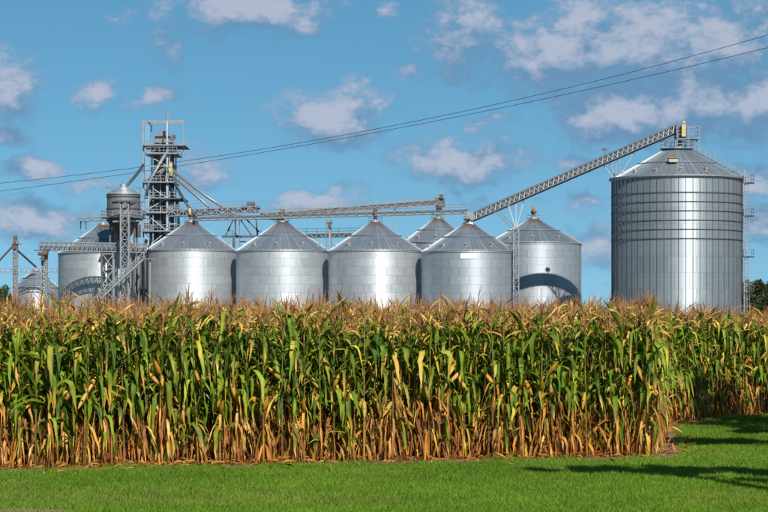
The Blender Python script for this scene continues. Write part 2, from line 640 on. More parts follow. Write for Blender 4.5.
GB = 'round galvanised silos standing in a row behind the corn'
bin1, c1, R1, H1, A1 = make_bin('grain_silo', 'galvanised silo next to the steel elevator tower, first of the front row', 191, 361, 45.7, 250.5, 222.5, group=GB, seed=1, fill='yellow')
bin2, c2, R2, H2, A2 = make_bin('grain_silo', 'galvanised silo with rust-stained peak and orange motor, second of the front row', 282.4, 356, 46.2, 250.8, 222.5, group=GB, seed=2, fill='orange', wall='galv_b')
bin3, c3, R3, H3, A3 = make_bin('grain_silo', 'galvanised silo with bright sun glare down its wall, third of the front row', 375.3, 350.5, 46.6, 250.8, 222.5, group=GB, seed=3, fill='rust', wall='galv_c')
bin4, c4, R4, H4, A4 = make_bin('grain_silo', 'galvanised silo with white placard below its eave, under the sloping conveyor foot', 468.5, 345, 46.6, 251.5, 224.0, group=GB, seed=4, wall='galv_old')
bin5, c5, R5, H5, A5 = make_bin('grain_silo', 'silo whose ribbed roof shows between two front silos, under the rising conveyor end', 438, 377, 35.5, 242.5, 219.0, seed=5, rings=12, fill='rust', wall='galv_old')
bin6, c6, R6, H6, A6 = make_bin('grain_silo', 'taller grey silo with the sloping conveyor\'s dark curved shadow across its wall', 533.8, 367, 47.3, 243.5, 219.5, seed=6, rings=12, sheets=16, wall='galv_old', fill='orange')
bin7, c7, R7, H7, A7 = make_bin('grain_silo', 'galvanised silo behind the latticed truss bridge and the stairway', 103, 366, 44.3, 253.0, 225.0, seed=7, wall='galv_c')
bin8, c8, R8, H8, A8 = make_bin('grain_silo', 'small squat silo with pale roof, farthest off beside the thin distant elevator mast', 36, 480, 22.5, 287.0, 270.5, seed=8, rings=8, sheets=10, panels=28, vents=6)
# white placard on the fourth silo
a = -math.pi / 2 - .04
pb = MB()
for k in range(6):
    a0 = a - .17 + .34 * k / 6
    a1 = a - .17 + .34 * (k + 1) / 6
    q = []
    for aa in (a0, a1):
        for rr in (R4 + .06, R4 + .1):
            for zz in (H4 - 1.35, H4 - .55):
                q.append((c4.x + rr * math.cos(aa), c4.y + rr * math.sin(aa), zz))
    pb.add(q, [(2, 6, 7, 3), (0, 1, 5, 4), (3, 7, 5, 1), (2, 0, 4, 6), (0, 2, 3, 1), (4, 5, 7, 6)])
tag(pb.build('placard', M['white'], bin4), 'white placard below the eave')

# ---- the large stiffened silo
ZB = 331.0
big, cb_, RB, HB, AB = make_bin('large_grain_silo', 'huge tall silo with vertical stiffeners and wind rings, topped by the sloping conveyor',
                                676.7, ZB, 64.6, 179.5, 150.0, rings=10, sheets=29, panels=60, wall='galv_big', roof='roof_big', vents=14, seed=11, cap_r=1.9)
NS = 58
mb = MB().box((RB + .04, 0, HB / 2 - .1), (.08, .075, HB - .25))
me_s = mb.mesh('stiffener', M['steel_dark'])
for k in range(NS):
    inst('stiffener', me_s, big, (0, 0, 0), 2 * math.pi * (k + .5) / NS)
for yy in (192, 201.2, 210.4, 219.8, 229, 238.3):
    zz = CAM_H + (HOR - yy) / F * (ZB - RB)
    MB().ring((cb_.x, ZB, zz), RB + .12, .07, .09, 72).build('wind_ring', M['steel_dark'], big)
MB().ring((cb_.x, ZB, HB + .02), RB + .3, .3, .25, 72).build('eave_trim', M['steel'], big)
# caged ladder with rest platforms on its flank
la = -math.pi / 2 + math.radians(69)
rad = Vector((math.cos(la), math.sin(la), 0))
tan = Vector((-math.sin(la), math.cos(la), 0))
base = Vector((cb_.x, ZB, 0))
lad = MB()
for s in (-.3, .3):
    lad.bar(base + rad * (RB + .55) + tan * s, base + rad * (RB + .55) + tan * s + Vector((0, 0, HB + 1.2)), .1)
zz = .4
while zz < HB:
    lad.bar(base + rad * (RB + .55) - tan * .3 + Vector((0, 0, zz)), base + rad * (RB + .55) + tan * .3 + Vector((0, 0, zz)), .05)
    zz += .45
lo = lad.build('ladder', M['steel'], big)
cage = MB()
zz = 2.5
while zz < HB + 1:
    pts = [base + rad * (RB + .55 + .75 * math.sin(math.pi * k / 6)) + tan * (-.42 * math.cos(math.pi * k / 6)) + Vector((0, 0, zz)) for k in range(7)]
    for p, q in zip(pts, pts[1:]):
        cage.bar(p, q, .06)
    zz += 1.1
for k in (1, 3, 5):
    p = base + rad * (RB + .55 + .75 * math.sin(math.pi * k / 6)) + tan * (-.42 * math.cos(math.pi * k / 6))
    cage.bar(p + Vector((0, 0, 2.5)), p + Vector((0, 0, HB + 1)), .05)
cage.build('ladder_cage', M['steel'], lo)
for yy in (183, 216, 257, 292):
    zz = CAM_H + (HOR - yy) / F * (ZB - 3)
    pf = MB().box(base + rad * (RB + 1.0) + tan * .9 + Vector((0, 0, zz)), (1.4, 2.0, .14), la)
    for s in (-.05, 1.85):
        for r_ in (.4, 1.6):
            pf.bar(base + rad * (RB + r_) + tan * s + Vector((0, 0, zz)), base + rad * (RB + r_) + tan * s + Vector((0, 0, zz + 1.1)), .07)
    for hh in (.55, 1.1):
        pf.bar(base + rad * (RB + 1.6) + tan * -.05 + Vector((0, 0, zz + hh)), base + rad * (RB + 1.6) + tan * 1.85 + Vector((0, 0, zz + hh)), .07)
    pf.build('ladder_platform', M['steel_dark'], lo)
# stairway with handrail up the roof
st = MB()
rail = MB()
sl = (AB - HB) / (RB - 1.9)
ra_ = -math.pi / 2 + math.radians(74)
rad2 = Vector((math.cos(ra_), math.sin(ra_), 0))
tan2 = Vector((-math.sin(ra_), math.cos(ra_), 0))
for k in range(22):
    r = 2.2 + (RB - 2.2) * k / 21
    p = base + rad2 * r + Vector((0, 0, HB + (RB - r) * sl + .3))
    st.box(p, (.5, .9, .08), ra_)
    if k % 2 == 0:
        for s in (-.45, .45):
            rail.bar(p + tan2 * s, p + tan2 * s + Vector((0, 0, 1.0)), .07)
for s in (-.45, .45):
    for hh in (.55, 1.0):
        rail.bar(base + rad2 * 2.2 + tan2 * s + Vector((0, 0, HB + (RB - 2.2) * sl + .3 + hh)), base + rad2 * RB + tan2 * s + Vector((0, 0, HB + .3 + hh)), .07)
so = st.build('roof_stair', M['steel'], big)
rail.build('handrail', M['steel'], so)
# platform round the peak
tp = MB().ring((cb_.x, ZB, AB + .15), 2.1, 1.0, .12, 24)
tpo = tp.build('peak_platform', M['steel'], big)
rl = MB()
for k in range(14):
    a = 2 * math.pi * k / 14
    q = Vector((cb_.x + 2.5 * math.cos(a), ZB + 2.5 * math.sin(a), AB + .2))
    rl.bar(q, q + Vector((0, 0, 1.15)), .07)
for hh in (.6, 1.15):
    rl.ring((cb_.x, ZB, AB + .2 + hh), 2.5, .07, .07, 28)
rl.build('railing', M['steel'], tpo)
# inspection hatch
hp = at(673, 161, ZB - 6.3)
hp.z += .1
hx = MB().box(hp, (1.35, 1.1, .55)).build('roof_hatch', M['vent'], big)
MB().box(hp + Vector((0, -.1, .34)), (1.5, 1.2, .12)).build('hatch_lid', M['orange'], hx)
# white control box at its foot
fp = at(643.5, 305, ZB - 10)
MB().box((fp.x - .9, ZB - 10.8, 2.6), (1.8, 1.2, 5.2)).box((fp.x - .6, ZB - 10.8, 5.35), (3.2, 1.7, .22)).build('fan_housing', M['steel_dark'], big)
MB().box((fp.x + .6, ZB - 11.2, 2.3), (.9, .8, 4.6)).build('control_box', M['white'], big)


# ------------------------------------------------------------------ conveyors and bridges
def truss(t, p0, p1, w, h, bays, chord=.14, brace=.08, mat='steel', housing=None, rail=True, hous_size=(.7, .55), rail_h=1.0, lower='steel_light'):
    """a box truss from p0 to p1 (centre of its bottom): chords, lattice, walkway, railing, covered belt inside"""
    p0, p1 = Vector(p0), Vector(p1)
    d = (p1 - p0).normalized()
    side = Vector((d.y, -d.x, 0)).normalized()      # towards the viewer's side
    up = side.cross(d).normalized()
    if up.z < 0:
        up = -up
    L = (p1 - p0).length
    for sx in (-1, 1):
        for k in (0, 1):
            MB().bar(p0 + side * (sx * w / 2) + up * (h * k), p1 + side * (sx * w / 2) + up * (h * k), chord).build('chord', M[mat], t)
    lat = MB()
    lat2 = {-1: MB(), 1: MB()}
    step = L / bays
    for i in range(bays + 1):
        q = p0 + d * (i * step)
        for sx in (-1, 1):
            lat.bar(q + side * (sx * w / 2), q + side * (sx * w / 2) + up * h, brace)
        lat.bar(q - side * (w / 2), q + side * (w / 2), brace)
        lat.bar(q - side * (w / 2) + up * h, q + side * (w / 2) + up * h, brace)
        if i < bays:
            q2 = p0 + d * ((i + 1) * step)
            for sx in (-1, 1):
                A, B = (q, q2) if (i % 2 == 0) else (q2, q)
                lat2[sx].bar(A + side * (sx * w / 2), B + side * (sx * w / 2) + up * h, brace)
    lat.build('cross_frame', M[mat], t)
    for sx in (-1, 1):
        lat2[sx].build('lattice_brace', M[lower], t)
    if housing:
        hc = up * (h * (.6 if hous_size[1] > .6 else .42))
        MB().bar(p0 + hc, p1 + hc, hous_size[0], hous_size[1]).build('belt_housing', M[housing], t)
    if rail:
        wk = MB().bar(p0 + up * (h + .1), p1 + up * (h + .1), w * .8, .06).build('walkway', M[mat], t)
        n = max(2, int(L / 1.8))
        for sx in (-1, 1):
            r = MB()
            for i in range(n + 1):
                q = p0 + d * (L * i / n) + up * (h + .05)
                r.bar(q + side * (sx * w / 2), q + side * (sx * w / 2) + Vector((0, 0, rail_h)), .05)
            for hh in (.5, 1.0):
                r.bar(p0 + up * (h + .05) + side * (sx * w / 2) + Vector((0, 0, rail_h * hh)), p1 + up * (h + .05) + side * (sx * w / 2) + Vector((0, 0, rail_h * hh)), .05)
            r.build('railing', M[mat], wk)
    return d, side, up, L


def lattice_mast(t, x, y, z0, z1, w, mat='steel_light', leg=.16, br=.09, bay=1.6, cross=False):
    for sx in (-1, 1):
        for sy in (-1, 1):
            MB().bar((x + sx * w / 2, y + sy * w / 2, z0), (x + sx * w / 2, y + sy * w / 2, z1), leg).build('leg', M[mat], t)
    b = MB()
    n = max(1, int((z1 - z0) / bay))
    s = (z1 - z0) / n
    for i in range(n):
        za, zb = z0 + i * s, z0 + (i + 1) * s
        for (ax, ay, bx, by) in ((-1, -1, 1, -1), (1, -1, 1, 1), (1, 1, -1, 1), (-1, 1, -1, -1)):
            A = Vector((x + ax * w / 2, y + ay * w / 2, 0))
            B = Vector((x + bx * w / 2, y + by * w / 2, 0))
            if i % 2:
                A, B = B, A
            b.bar(A + Vector((0, 0, za)), B + Vector((0, 0, zb)), br)
            if cross:
                b.bar(B + Vector((0, 0, za)), A + Vector((0, 0, zb)), br)
            b.bar(A + Vector((0, 0, zb)), B + Vector((0, 0, zb)), br)
    b.build('lattice_brace', M[mat], t)


# long sloping conveyor from the fourth silo to the large silo
p0 = at(473, 220.8, 344.5)
p1 = at(679.5, 131.4, ZB)
t = thing('sloping_conveyor', (p0.x, p0.y, 0), 'long steel truss conveyor sloping up from the row of silos to the large silo', 'conveyor')
d, side, up, L = truss(t, p0, p1, 1.15, 1.08, 84, chord=.16, brace=.12, mat='steel', housing='steel_dark', hous_size=(.85, .62), rail=False, lower='steel_light')
MB().bar(p0 + up * 1.16, p1 + up * 1.16, .95, .14).build('top_cover', M['steel_dark'], t)
MB().bar(p0 + up * -.06, p1 + up * -.06, .5, .1).build('floor_plate', M['steel_dark'], t)
MB().box(p0 + Vector((-.4, 0, .75)), (1.3, 1.4, 1.2)).build('tail_box', M['steel'], t)
MB().tube([p0 + Vector((-1.5, -.5, .35)), p0 + Vector((-.5, -.5, .35))], .36, 10).build('tail_motor', M['steel_dark'], t)
tb = at(471, 222, 344.5)
MB().bar(tb + Vector((0, 0, -.6)), tb + Vector((0, 0, .9)), .7).build('transfer_chute', M['white'], t)
hd = at(680.5, 129.5, ZB)
MB().box(hd + Vector((0, 0, -.4)), (1.7, 1.6, 1.9)).build('drive_head', M['steel_dark'], t)
ym = MB().box(at(683.5, 130.5, ZB - 1.4), (.62, .7, 1.9)).build('drive_motor', M['yellow'], t)
MB().tube([at(683.5, 123.2, ZB - 1.4), at(683.5, 121.0, ZB - 1.4)], .3, 10).build('motor_cap', M['yellow'], ym)
MB().tube([at(681, 137, ZB), at(680.0, 146, ZB), at(679, 150, ZB)], [.55, .4, .6], 10).build('drop_chute', M['steel_dark'], t)
dk = MB()
q = at(687, 139.2, ZB)
dko = MB().box(q, (3.6, 3.0, .12)).build('service_deck', M['steel'], t)
for sx in (-1.7, 0, 1.7):
    for sy in (-1.4, 1.4):
        dk.bar(q + Vector((sx, sy, 0)), q + Vector((sx, sy, 1.9)), .08)
        dk.bar(q + Vector((sx, sy, 0)), q + Vector((sx, sy, -1.9)), .1)
for hh in (.65, 1.2, 1.9):
    for sy in (-1.4, 1.4):
        dk.bar(q + Vector((-1.7, sy, hh)), q + Vector((1.7, sy, hh)), .07)
    dk.bar(q + Vector((1.7, -1.4, hh)), q + Vector((1.7, 1.4, hh)), .07)
dk.build('railing', M['steel'], dko)
# props from the large silo's roof edge
for (ax, ay, bx, by) in ((604, 166, 612.5, 178), (609.5, 164, 616, 178), (634, 153, 620, 176), (616.5, 161, 615.5, 178), (620, 160, 619.5, 177)):
    za = 344.5 + (ax - 467) / 212.5 * (ZB - 344.5)
    MB().bar(at(ax, ay, za), at(bx, by, za + .6), .16).build('prop', M['steel_light'], t)
lp = at(604.5, 156, 335.7)
lam = MB().bar(lp, lp + Vector((0, 0, 1.0)), .1).build('lamp_post', M['steel_dark'], t)
MB().box(lp + Vector((0, 0, 1.1)), (.75, .4, .4)).build('lamp_head', M['steel_dark'], lam)

# its lattice mast beside the fourth silo
ms = at(516, 209, 341.4)
t = thing('support_mast', (ms.x, ms.y, 0), 'slim lattice mast holding up the sloping conveyor, beside the fourth silo', 'mast')
lattice_mast(t, ms.x, ms.y, 0, ms.z - 3.2, .85, 'steel', .13, .08, 1.3)
for bx, by in ((508.5, 204.8), (524.5, 197.8), (516, 201.5)):
    MB().bar((ms.x, ms.y, ms.z - 3.3), at(bx, by, 341.4), .14).build('strut', M['steel_light'], t)
for dx in (0, 3):
    MB().bar(at(494 + dx, 211 - dx * .4, 342.5), at(513 + dx, 229 - dx * .4, 341.4), .12).build('guy_brace', M['steel'], t)

# conveyor running over the peaks of the silo row
q0 = at(196, 220.8, 360.7)
q1 = at(468, 213.4, 345)
t = thing('roof_conveyor', (q0.x, q0.y, 0), 'nearly level catwalk conveyor running across the peaks of the front silos', 'conveyor')
truss(t, q0, q1, .95, .55, 58, chord=.1, brace=.06, mat='steel', housing='steel_light', hous_size=(.5, .4), rail=True, rail_h=.9)
for (cc, AA) in ((c1, A1), (c2, A2), (c3, A3)):
    MB().box((cc.x + .1, cc.y, AA + 1.55), (.5, .5, 1.2)).build('drop_chute', M['rust'], t)
for fx in (237, 329):
    zf = 360.7 + (fx - 196) / 272 * -15.7
    yb = at(fx, 219.8, zf)
    g = MB()
    for s in (-.4, .4):
        g.bar((yb.x + s, yb.y + 4.5, 0), (yb.x + s, yb.y, yb.z), .12)
    g.build('trestle', M['steel'], t)

# second conveyor rising behind it to the silo at the back
q0 = at(262, 218.6, 362)
q1 = at(443, 204.2, 376)
t = thing('rising_conveyor', (q0.x, q0.y, 0), 'brown-grey enclosed conveyor rising behind the row to the half-hidden back silo', 'conveyor')
truss(t, q0, q1, .9, .8, 40, chord=.12, brace=.06, mat='steel', housing='rust', hous_size=(.75, .75), rail=True, rail_h=.8)
e = at(440, 202.5, 376)
MB().box(e, (1.7, 1.4, 1.5)).build('drive_head', M['steel_dark'], t)
MB().bar(at(440, 204, 376), at(439, 218, 377), .7).build('drop_chute', M['steel'], t)
MB().box(e + Vector((.2, -.9, 1.0)), (.7, .6, .7)).build('drive_motor', M['rust'], t)
for fx in (330, 395):
    zf = 362 + (fx - 262) / 181 * 14
    yy = 218.6 + (fx - 262) / 181 * -14.4
    a_ = at(fx, yy, zf)
    MB().bar((a_.x, a_.y, 0), (a_.x, a_.y, a_.z), .3).build('support_post', M['steel'], t)

# lamp post between silos two and three
lp = at(329.3, 224, 366)
t = thing('lamp_post', (lp.x, lp.y, 0), 'thin floodlight post rising between the second and third silo', 'lamp')
MB().tube([(lp.x, lp.y, 0), (lp.x, lp.y, lp.z)], [.16, .1], 8).build('post', M['steel_light'], t)
MB().box((lp.x, lp.y, lp.z + .15), (1.1, .45, .35)).box((lp.x, lp.y - .2, lp.z - .35), (.5, .3, .5)).build('lamp_head', M['rust'], t)

# low covered bridge behind silos two and three
q0 = at(296, 237.5, 384)
q1 = at(360, 236.5, 384)
t = thing('low_bridge', (q0.x, q0.y, 0), 'dark low catwalk bridge seen between the roofs of the second and third silo', 'bridge')
truss(t, q0, q1, 1.2, .5, 14, chord=.18, brace=.1, mat='steel_dark', housing='steel_dark', rail=True, rail_h=1.0)
for fx in (304, 352):
    a_ = at(fx, 237, 384)
    MB().bar((a_.x, a_.y, 0), (a_.x, a_.y, a_.z), .3).build('support_post', M['steel_dark'], t)

# transfer bridge from the elevator tower to the right, on its braced frame
q0 = at(168, 216.5, 367)
q1 = at(257, 212.0, 364)
t = thing('transfer_bridge', (q0.x, q0.y, 0), 'double steel bridge with railings from the elevator tower toward the second silo', 'bridge')
truss(t, q0, q1, 1.6, .9, 16, chord=.17, brace=.1, mat='steel', housing='steel_dark', hous_size=(.7, .5), rail=True, rail_h=1.0)
e = at(251, 206.5, 364)
MB().box(e, (1.3, 1.1, 1.5)).tube([e + Vector((-1.5, 0, -.2)), e + Vector((1.6, 0, -.2))], .3, 8).build('drive_motor', M['steel_dark'], t)
MB().bar(at(208, 213.5, 366), at(283, 219.5, 356), .45, .4).build('lower_belt', M['steel'], t)
fl, fr = at(222, 236.5, 365.5), at(261, 236.5, 365.5)
MB().bar(fl, fr, .35, .4).build('frame_beam', M['steel_dark'], t)
MB().bar(fl + Vector((0, 0, -.9)), fr + Vector((0, 0, -.9)), .15, .2).build('frame_beam', M['steel'], t)
for (ax, ay, bx, by) in ((233, 220, 225.5, 236), (240, 219, 252, 236), (256, 218, 257.5, 236), (246, 219, 259, 232), (235.5, 219, 235.5, 236)):
    MB().bar(at(ax, ay, 365.5), at(bx, by, 365.5), .24).build('frame_strut', M['steel_dark'], t)
for fx in (233.6, 255):
    a_ = at(fx, 236.5, 365.5)
    MB().bar((a_.x, a_.y, 0), (a_.x, a_.y, a_.z), .38).build('support_post', M['steel_dark'], t)
g = MB()
for k in range(12):
    p = fl + (fr - fl) * (k / 11)
    g.bar(p, p + Vector((0, 0, 1.0)), .05)
g.bar(fl + Vector((0, 0, 1)), fr + Vector((0, 0, 1)), .06)
g.bar(fl + Vector((0, 0, .5)), fr + Vector((0, 0, .5)), .06)
g.build('railing', M['steel'], t)

# ------------------------------------------------------------------ bucket elevator tower
zc = 378.0
tw = at(163, HOR, zc)
t = thing('elevator_tower', (tw.x, zc, 0), 'tall open steel tower with platforms and dark bucket elevator legs', 'tower')
ZT = lambda py, z=zc: CAM_H + (HOR - py) / F * z
cols_ = [(143.5, 374.0), (167.3, 373.5), (152, 382), (176, 381.5)]
for i, (px, zz) in enumerate(cols_):
    q = at(px, HOR, zz)
    top = ZT(121, zz) if i < 2 else ZT(143, zz)
    MB().bar((q.x, zz, 0), (q.x, zz, top), .24 if i < 2 else .2).build('column', M['steel_light' if i == 1 else 'steel'], t)
# top crane beam and its hanging post
MB().bar(at(141, 121.3, 374), at(184.3, 121.3, 374), .2, .3).build('crane_beam', M['steel'], t)
MB().bar(at(141, 123.2, 377), at(184.3, 123.2, 377), .2, .25).build('crane_beam', M['steel'], t)
MB().bar(at(183.5, 121, 374), at(183.5, 163, 374), .13).build('hoist_post', M['steel'], t)
MB().tube([at(148.5, 122, 374), at(151.5, 126, 374), at(151.3, 132, 374)], [.18, .16, .14], 6).build('hoist', M['steel_dark'], t)
MB().tube([at(167.3, 121, 374), at(167.3, 109, 374)], [.16, .06], 6).box(at(168.2, 116, 374), (.3, .3, 1.6)).build('beacon_mast', M['steel'], t)
# elevator legs (dark trunks) and head
for px, w in ((157.5, .95), (163.5, .8), (171.5, .7)):
    q = at(px, HOR, zc)
    MB().box((q.x, zc, ZT(139) / 2), (w, 1.0, ZT(139))).build('elevator_leg', M['tank' if px != 163.5 else 'steel_dark'], t)
hb = MB()
prof = [(-1.35, 0), (-1.4, .9), (-1.05, 1.75), (-.4, 2.1), (.4, 2.1), (1.05, 1.7), (1.4, .9), (1.35, 0)]
q = at(163, 143, zc)
n = len(prof)
hb.add([(q.x + x, zc - .8, q.z + z_) for x, z_ in prof] + [(q.x + x, zc + .8, q.z + z_) for x, z_ in prof],
       [tuple(range(n))[::-1], tuple(range(n, 2 * n))] + [(i, (i + 1) % n, n + (i + 1) % n, n + i) for i in range(n)])
hb.build('elevator_head', M['tank'], t)
MB().tube([at(172, 137, 376), at(175.5, 137, 376)], .42, 10).build('drive_motor', M['rust'], t)
MB().tube([at(162, 155, 378.5), at(166, 155, 378.5)], .3, 8).build('gear_case', M['steel_dark'], t)
# platforms with railings
for (x0, x1, py, dark) in ((141.5, 185, 145.0, 0), (146, 177, 153.3, 0), (142, 175, 182.0, 0), (150, 184, 198.5, 1), (141, 178, 212.5, 0), (140, 181, 231.0, 0), (141, 178, 250, 1)):
    A, B = at(x0, py, 372.8), at(x1, py, 372.8)
    mid = (A + B) / 2
    pl = MB().box((mid.x, 377.5, mid.z), ((B - A).length, 9.6, .1)).bar(A, B, .16, .22).build('platform', M['steel_dark' if dark else 'steel'], t)
    for yy in (372.8, 382.2):
        g = MB()
        for k in range(8):
            p = Vector((A.x + (B.x - A.x) * k / 7, yy, A.z))
            g.bar(p, p + Vector((0, 0, 1.1)), .07)
        for hh in (.55, 1.1):
            g.bar((A.x, yy, A.z + hh), (B.x, yy, A.z + hh), .07)
        g.build('railing', M['steel'], pl)
# bracing between the columns
br = MB()
lv = [300, 276, 250, 231, 212, 198, 182, 166, 153, 145]
for i, (ya, yb_) in enumerate(zip(lv, lv[1:])):
    for (pa, za), (pb2, zb2) in (((143.5, 374), (167.3, 373.5)), ((152, 382), (176, 381.5))):
        if i % 2:
            (pa, za), (pb2, zb2) = (pb2, zb2), (pa, za)
        br.bar(at(pa, ya, za), at(pb2, yb_, zb2), .16)
    br.bar(at(143.5, yb_, 374), at(167.3, yb_, 373.5), .2)
    br.bar(at(167.3, yb_, 373.5), at(176, yb_, 381.5), .16)
    br.bar(at(167.3, ya, 373.5), at(176, yb_, 381.5), .14)
br.build('bracing', M['steel_light'], t)
# ladder on the left column
lb = MB()
for s in (-1.3, 1.3):
    lb.bar(at(147.5 + s, 300, 373.4), at(147.5 + s, 124, 373.4), .09)
for k in range(70):
    yy = 300 - k * 2.5
    lb.bar(at(146.2, yy, 373.4), at(148.8, yy, 373.4), .05)
lb.build('ladder', M['steel_light'], t)
for px, ya, yb_, zz, r_, mt in ((154.3, 150, 300, 375, .12, 'steel_dark'), (160.5, 146, 300, 374.4, .1, 'steel_light'), (169.5, 176, 300, 374.6, .16, 'steel'),
                                (173.5, 150, 262, 376, .13, 'steel_dark'), (150.5, 182, 300, 375, .2, 'steel'), (178, 199, 300, 378, .14, 'steel')):
    MB().tube([at(px, ya, zz), at(px, yb_, zz)], r_, 6).build('riser_pipe', M[mt], t)
for px, py, w, h_, mt in ((153, 205, 1.0, 1.3, 'steel_dark'), (147, 226, 1.2, 1.0, 'rust'), (171, 206, .9, 1.4, 'tank'), (149, 190, .8, 1.1, 'tank'), (172, 150, .8, .9, 'steel'), (158, 224, 1.3, 1.2, 'steel_dark')):
    MB().box(at(px, py, 374.6), (w, .9, h_)).build('equipment_box', M[mt], t)
crn = random.Random(3)
for k in range(34):
    px_, py_ = crn.uniform(144, 179), crn.uniform(146, 262)
    zz = crn.uniform(372.6, 381)
    q_ = at(px_, py_, zz)
    if k % 3 == 0:
        e_ = q_ + Vector((crn.uniform(-2.2, 2.2), 0, crn.uniform(-.2, .2)))
    elif k % 3 == 1:
        e_ = q_ + Vector((0, 0, -crn.uniform(1.5, 5)))
    else:
        e_ = q_ + Vector((crn.choice((-1, 1)) * crn.uniform(1, 2.5), 0, -crn.uniform(1.5, 3.5)))
    MB().bar(q_, e_, crn.choice((.08, .11, .14))).build('conduit', M[crn.choice(('steel_light', 'steel_light', 'steel', 'steel_dark'))], t)
# distributor and spouts
MB().box(at(170.8, 167, 372.6), (.6, .7, 1.7)).tube([at(171, 172, 372.6), at(171, 176, 372.6)], [.5, .2], 8).build('distributor', M['yellow'], t)
for pts, r in (([(172, 170, 373), (206, 196, 371), (229, 211, 370)], .26), ([(173, 176, 373), (200, 199, 371), (216, 213, 370)], .24),
               ([(173, 180, 373), (186, 203, 372), (196, 216, 358)], .22), ([(165.5, 154, 373), (149, 181, 373), (146.5, 196, 373)], .3),
               ([(165.5, 168, 373), (153, 184, 373)], .22), ([(170, 181, 374), (178, 205, 374), (180, 250, 374)], .22),
               ([(174, 183, 374), (206, 238, 368), (214, 246, 367)], .16)):
    MB().tube([at(*p) for p in pts], r, 8).build('spout', M['steel' if r > .23 else 'steel_dark'], t, True)
MB().box(at(137, 231, 370), (1.2, 1.0, 2.2)).build('motor_cabinet', M['rust'], t)

# dark drain pipes beside the first silo
dp_ = at(143.5, 255, 352)
t = thing('drain_pipe', (dp_.x, dp_.y, 0), 'pair of dark upright drop pipes between the stairway and the first silo', 'pipe')
for dx in (-.35, .45):
    MB().tube([(dp_.x + dx, dp_.y, 0), (dp_.x + dx, dp_.y, dp_.z), (dp_.x + dx + .5, dp_.y + 3, dp_.z + 2.5)], .3, 8).build('pipe', M['steel_dark'], t, True)

# ------------------------------------------------------------------ overhead hopper tank
zk = 355.0
k0 = at(123.5, HOR, zk)
t = thing('hopper_tank', (k0.x, zk, 0), 'dark weathered overhead hopper tank with conical roof on steel legs', 'tank')
RT = 16.5 / F * zk
zt = lambda py: CAM_H + (HOR - py) / F * zk
mb = MB().lathe((k0.x, zk, 0), [(RT, zt(221)), (RT, zt(194.5))], 32)
mb.build('tank_wall', M['tank'], t, True)
rf = MB().lathe((k0.x, zk, 0), [(RT + .15, zt(194.8)), (RT + .15, zt(194.0)), (.6, zt(186.5)), (.6, zt(184.5)), (.01, zt(183.8))], 32).build('tank_roof', M['galv_old'], t)
MB().lathe((k0.x, zk, 0), [(.45, zt(246)), (.5, zt(243)), (RT, zt(221))], 32).build('hopper_cone', M['steel_dark'], t, True)
for yy in (197, 209, 220.5):
    MB().ring((k0.x, zk, zt(yy)), RT + .06, .14, .2, 32).build('hoop', M['steel_dark'], t)
for a in (45, 135, 225, 315):
    x, y = k0.x + (RT + .05) * math.cos(math.radians(a)), zk + (RT + .05) * math.sin(math.radians(a))
    MB().bar((x, y, 0), (x, y, zt(215)), .3).build('leg', M['steel_dark'], t)
g = MB()
for k in range(16):
    a = 2 * math.pi * k / 16
    p = Vector((k0.x + (RT + .9) * math.cos(a), zk + (RT + .9) * math.sin(a), zt(218)))
    g.bar(p, p + Vector((0, 0, 1.1)), .07)
    p2 = Vector((k0.x + (RT + .1) * math.cos(a), zk + (RT + .1) * math.sin(a), zt(194)))
    g.bar(p2, p2 + Vector((0, 0, 1.0)), .06)
for hh in (.55, 1.1):
    g.ring((k0.x, zk, zt(218) + hh), RT + .9, .07, .07, 32)
g.ring((k0.x, zk, zt(194) + 1.0), RT + .1, .06, .06, 32)
wk = MB().ring((k0.x, zk, zt(218)), RT + .5, 1.0, .14, 32).build('ring_walkway', M['steel'], t)
g.build('railing', M['steel'], wk)
MB().tube([at(126.5, 186, zk), at(137, 174, 364), at(143.3, 165, 373)], .26, 8).build('filling_spout', M['steel_dark'], t, True)

# catwalk at the far left of the tank on its thin leg
q0, q1 = at(79.5, 221, 377), at(143, 219.5, 377)
t = thing('tank_catwalk', (q0.x, q0.y, 0), 'railed catwalk leading from the elevator tower past the dark hopper tank', 'catwalk')
truss(t, q0, q1, 1.4, .55, 14, chord=.14, brace=.08, mat='steel', housing=None, rail=True, rail_h=1.1)
for fx in (80.5, 86):
    a_ = at(fx, 221, 378)
    MB().bar((a_.x, 378, 0), (a_.x, 378, a_.z), .13).build('support_post', M['steel'], t)
MB().bar((at(80.5, 221, 378).x, 378, zt(222)), (q0.x + .3, 377, q0.z), .14).build('outrigger', M['steel'], t)

# lattice tower in front of the tank
lt = at(125, HOR, 347.5)
t = thing('lattice_tower', (lt.x, 347.5, 0), 'pale blue-grey lattice tower in front of the dark hopper tank', 'tower')
lattice_mast(t, lt.x, 347.5, 0, at(0, 201, 347.5).z, 1.3, 'steel', .19, .08, 1.5, cross=True)
q = at(126, 201.3, 347.5)
MB().box(q, (4.6, 2.4, .2)).build('top_platform', M['steel_dark'], t)
MB().bar(at(112, 203, 347.5), at(146, 202, 356), .2).build('tie_beam', M['steel'], t)
MB().bar(at(113, 221.5, 347.5), at(150, 220.5, 356), .22).build('tie_beam', M['steel_light'], t)

